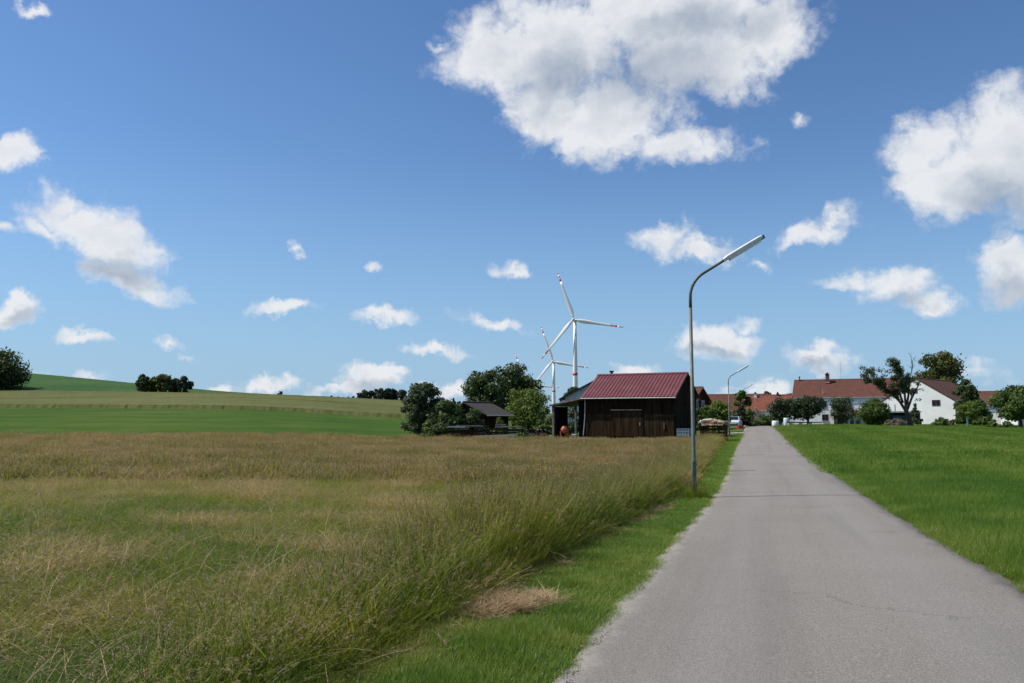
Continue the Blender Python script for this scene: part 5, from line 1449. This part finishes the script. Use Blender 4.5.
# ------------------------------------------------------------------ car and small farm things
def car():
    Y = 104
    p = at(734, 425, Y); p.z = hz(p.x, Y) + 0.05
    root = thing('parked_car', p, 'white estate car parked behind the second street lamp', 'car', R(68))
    white = pmat('car_white', (0.72, 0.73, 0.75), 0.25, var=0.02, spec=0.6)
    prof = [(-2.1, 0.35), (-2.12, 0.75), (-2.0, 0.95), (-1.2, 1.02), (-0.5, 1.02), (1.9, 1.0), (2.15, 0.85), (2.15, 0.35), (1.75, 0.28), (-1.75, 0.28)]
    b = MB(); b.prism([(x, -0.86, z) for x, z in prof], (0, 1.72, 0)); b.build('body', white, root)
    cb = MB()
    lo = [(-1.15, -0.80, 1.0), (1.95, -0.80, 1.0), (1.95, 0.80, 1.0), (-1.15, 0.80, 1.0)]; hi = [(-0.35, -0.62, 1.46), (1.65, -0.62, 1.46), (1.65, 0.62, 1.46), (-0.35, 0.62, 1.46)]
    cb.add(lo + hi, [(0, 1, 5, 4), (1, 2, 6, 5), (2, 3, 7, 6), (3, 0, 4, 7), (4, 5, 6, 7)]); cb.build('windows', glass_dark, root)
    rf = MB(); rf.box((0.65, 0, 1.475), (2.1, 1.28, 0.04)); rf.build('roof', white, root)
    for sy in (-1, 1):
        pl = MB(); pl.tube([(-1.12, sy * 0.79, 1.0), (-0.35, sy * 0.62, 1.46)], 0.04, 5); pl.tube([(0.55, sy * 0.80, 1.0), (0.6, sy * 0.63, 1.46)], 0.04, 5); pl.tube([(1.93, sy * 0.79, 1.0), (1.65, sy * 0.62, 1.46)], 0.06, 5); pl.build('pillars', white, root)
        hl = MB(); hl.box((-2.11, sy * 0.62, 0.72), (0.05, 0.34, 0.14)); hl.build('headlight', lampglass, root)
        tl = MB(); tl.box((2.15, sy * 0.72, 0.75), (0.04, 0.2, 0.25)); tl.build('tail_light', turb_red, root)
        for x_ in (-1.35, 1.3):
            wl = MB(); wl.tube([(x_, sy * 0.72, 0.31), (x_, sy * 0.885, 0.31)], 0.31, 14); o = wl.build('wheel', bitumen, root)
            rm = MB(); rm.tube([(x_, sy * 0.86, 0.31), (x_, sy * 0.895, 0.31)], 0.19, 12); rm.build('rim', zinc, o)
    bp = MB(); bp.box((-2.13, 0, 0.45), (0.08, 1.5, 0.16)); bp.build('bumper', bitumen, root)
car()
def red_box():
    p = at(740, 425, 100); p.z = hz(p.x, 100) + 0.02
    root = thing('red_crate', p, 'small red crate at the lane edge by the white car', 'crate', R(20))
    m = MB(); rp = pmat('red_plastic', (0.5, 0.02, 0.03), 0.4)
    m.box((0, 0, 0.03), (0.6, 0.4, 0.05)); 
    for a in ((0, -0.19, 0.19, 0.6, 0.03, 0.3), (0, 0.19, 0.19, 0.6, 0.03, 0.3), (-0.29, 0, 0.19, 0.03, 0.34, 0.3), (0.29, 0, 0.19, 0.03, 0.34, 0.3)): m.box(a[:3], a[3:])
    m.build('tub', rp, root)
    m = MB(); m.box((0, -0.2, 0.34), (0.66, 0.05, 0.05)); m.box((0, 0.2, 0.34), (0.66, 0.05, 0.05)); m.build('rim', rp, root)
red_box()
def bale(px, Y, w_, h, label, matt):
    """wrapped round bale: squat drum with bulging sides"""
    p = at(px, 425, Y); p.z = hz(p.x, Y)
    root = thing('wrapped_bale', p, label, 'bale', R(-10), 'white wrapped things at the lane end')
    m = MB(); pr = [(0.05, 0.0), (w_ / 2 * 0.9, 0.01), (w_ / 2, h * 0.12), (w_ / 2 * 1.03, h * 0.5), (w_ / 2, h * 0.88), (w_ / 2 * 0.9, h), (0.05, h * 1.01)]
    m.lathe(pr, n=20); m.build('wrap', matt, root, True)
    e = MB(); e.lathe([(w_ * 0.46, h * 0.995), (w_ * 0.43, h * 1.03), (w_ * 0.02, h * 1.035)], n=20); e.build('film_end', matt, root, True)
film = pmat('white_film', (0.75, 0.76, 0.76), 0.35, var=0.05, bump=0.2, bscale=8)
bale(775.5, 107, 0.9, 0.78, 'white wrapped bale right beside the lane end', film)
bale(786.5, 109, 0.75, 1.1, 'taller white wrapped bale left of the yew trunk', pmat('blue_film', (0.55, 0.66, 0.70), 0.35, var=0.05))
def beams():
    Y = 106
    p = at(804, 425, Y); p.z = hz(p.x, Y) + 0.02
    root = thing('beam_stack', p, 'long dark beam lying on pale wooden blocks below the yews', 'timber', R(-3))
    for x_ in (-1.85, -0.45, 0.8):
        m = MB(); m.box((x_, 0, 0.2), (0.36, 0.5, 0.4)); m.build('block', palewood, root)
    for k in range(3):
        m = MB(); m.box((0.0 + 0.2 * k, -0.15 + 0.16 * k, 0.47), (4.6 - 0.3 * k, 0.14, 0.13), (0, 0, R(1.5 * (k - 1)))); m.build('beam', brownwood if k != 1 else greywood, root)
beams()
def planters():
    r = random.Random(3)
    for k, px in enumerate((846, 852, 857.5)):
        p = at(px, 424, 118); p.z = hz(p.x, 118)
        root = thing('planter', p, ['leftmost dark flower tub under the porch', 'middle dark flower tub under the porch', 'rightmost dark flower tub under the porch'][k], 'planter', 0, 'flower tubs by the porch')
        m = MB(); m.lathe([(0.2, 0), (0.3, 0.42), (0.32, 0.45), (0.27, 0.44), (0.2, 0.3)], n=14); m.build('pot', slate, root)
        V, A = leaf_cloud([(0, 0, 0.6, 0.32, 0.32, 0.22), (0.1, 0, 0.75, 0.2, 0.2, 0.2)], 260, 0.06, 300 + k)
        obj('foliage', np_mesh('foliage', V, len(V) // 4, 4, [L_dark], A), root)
planters()
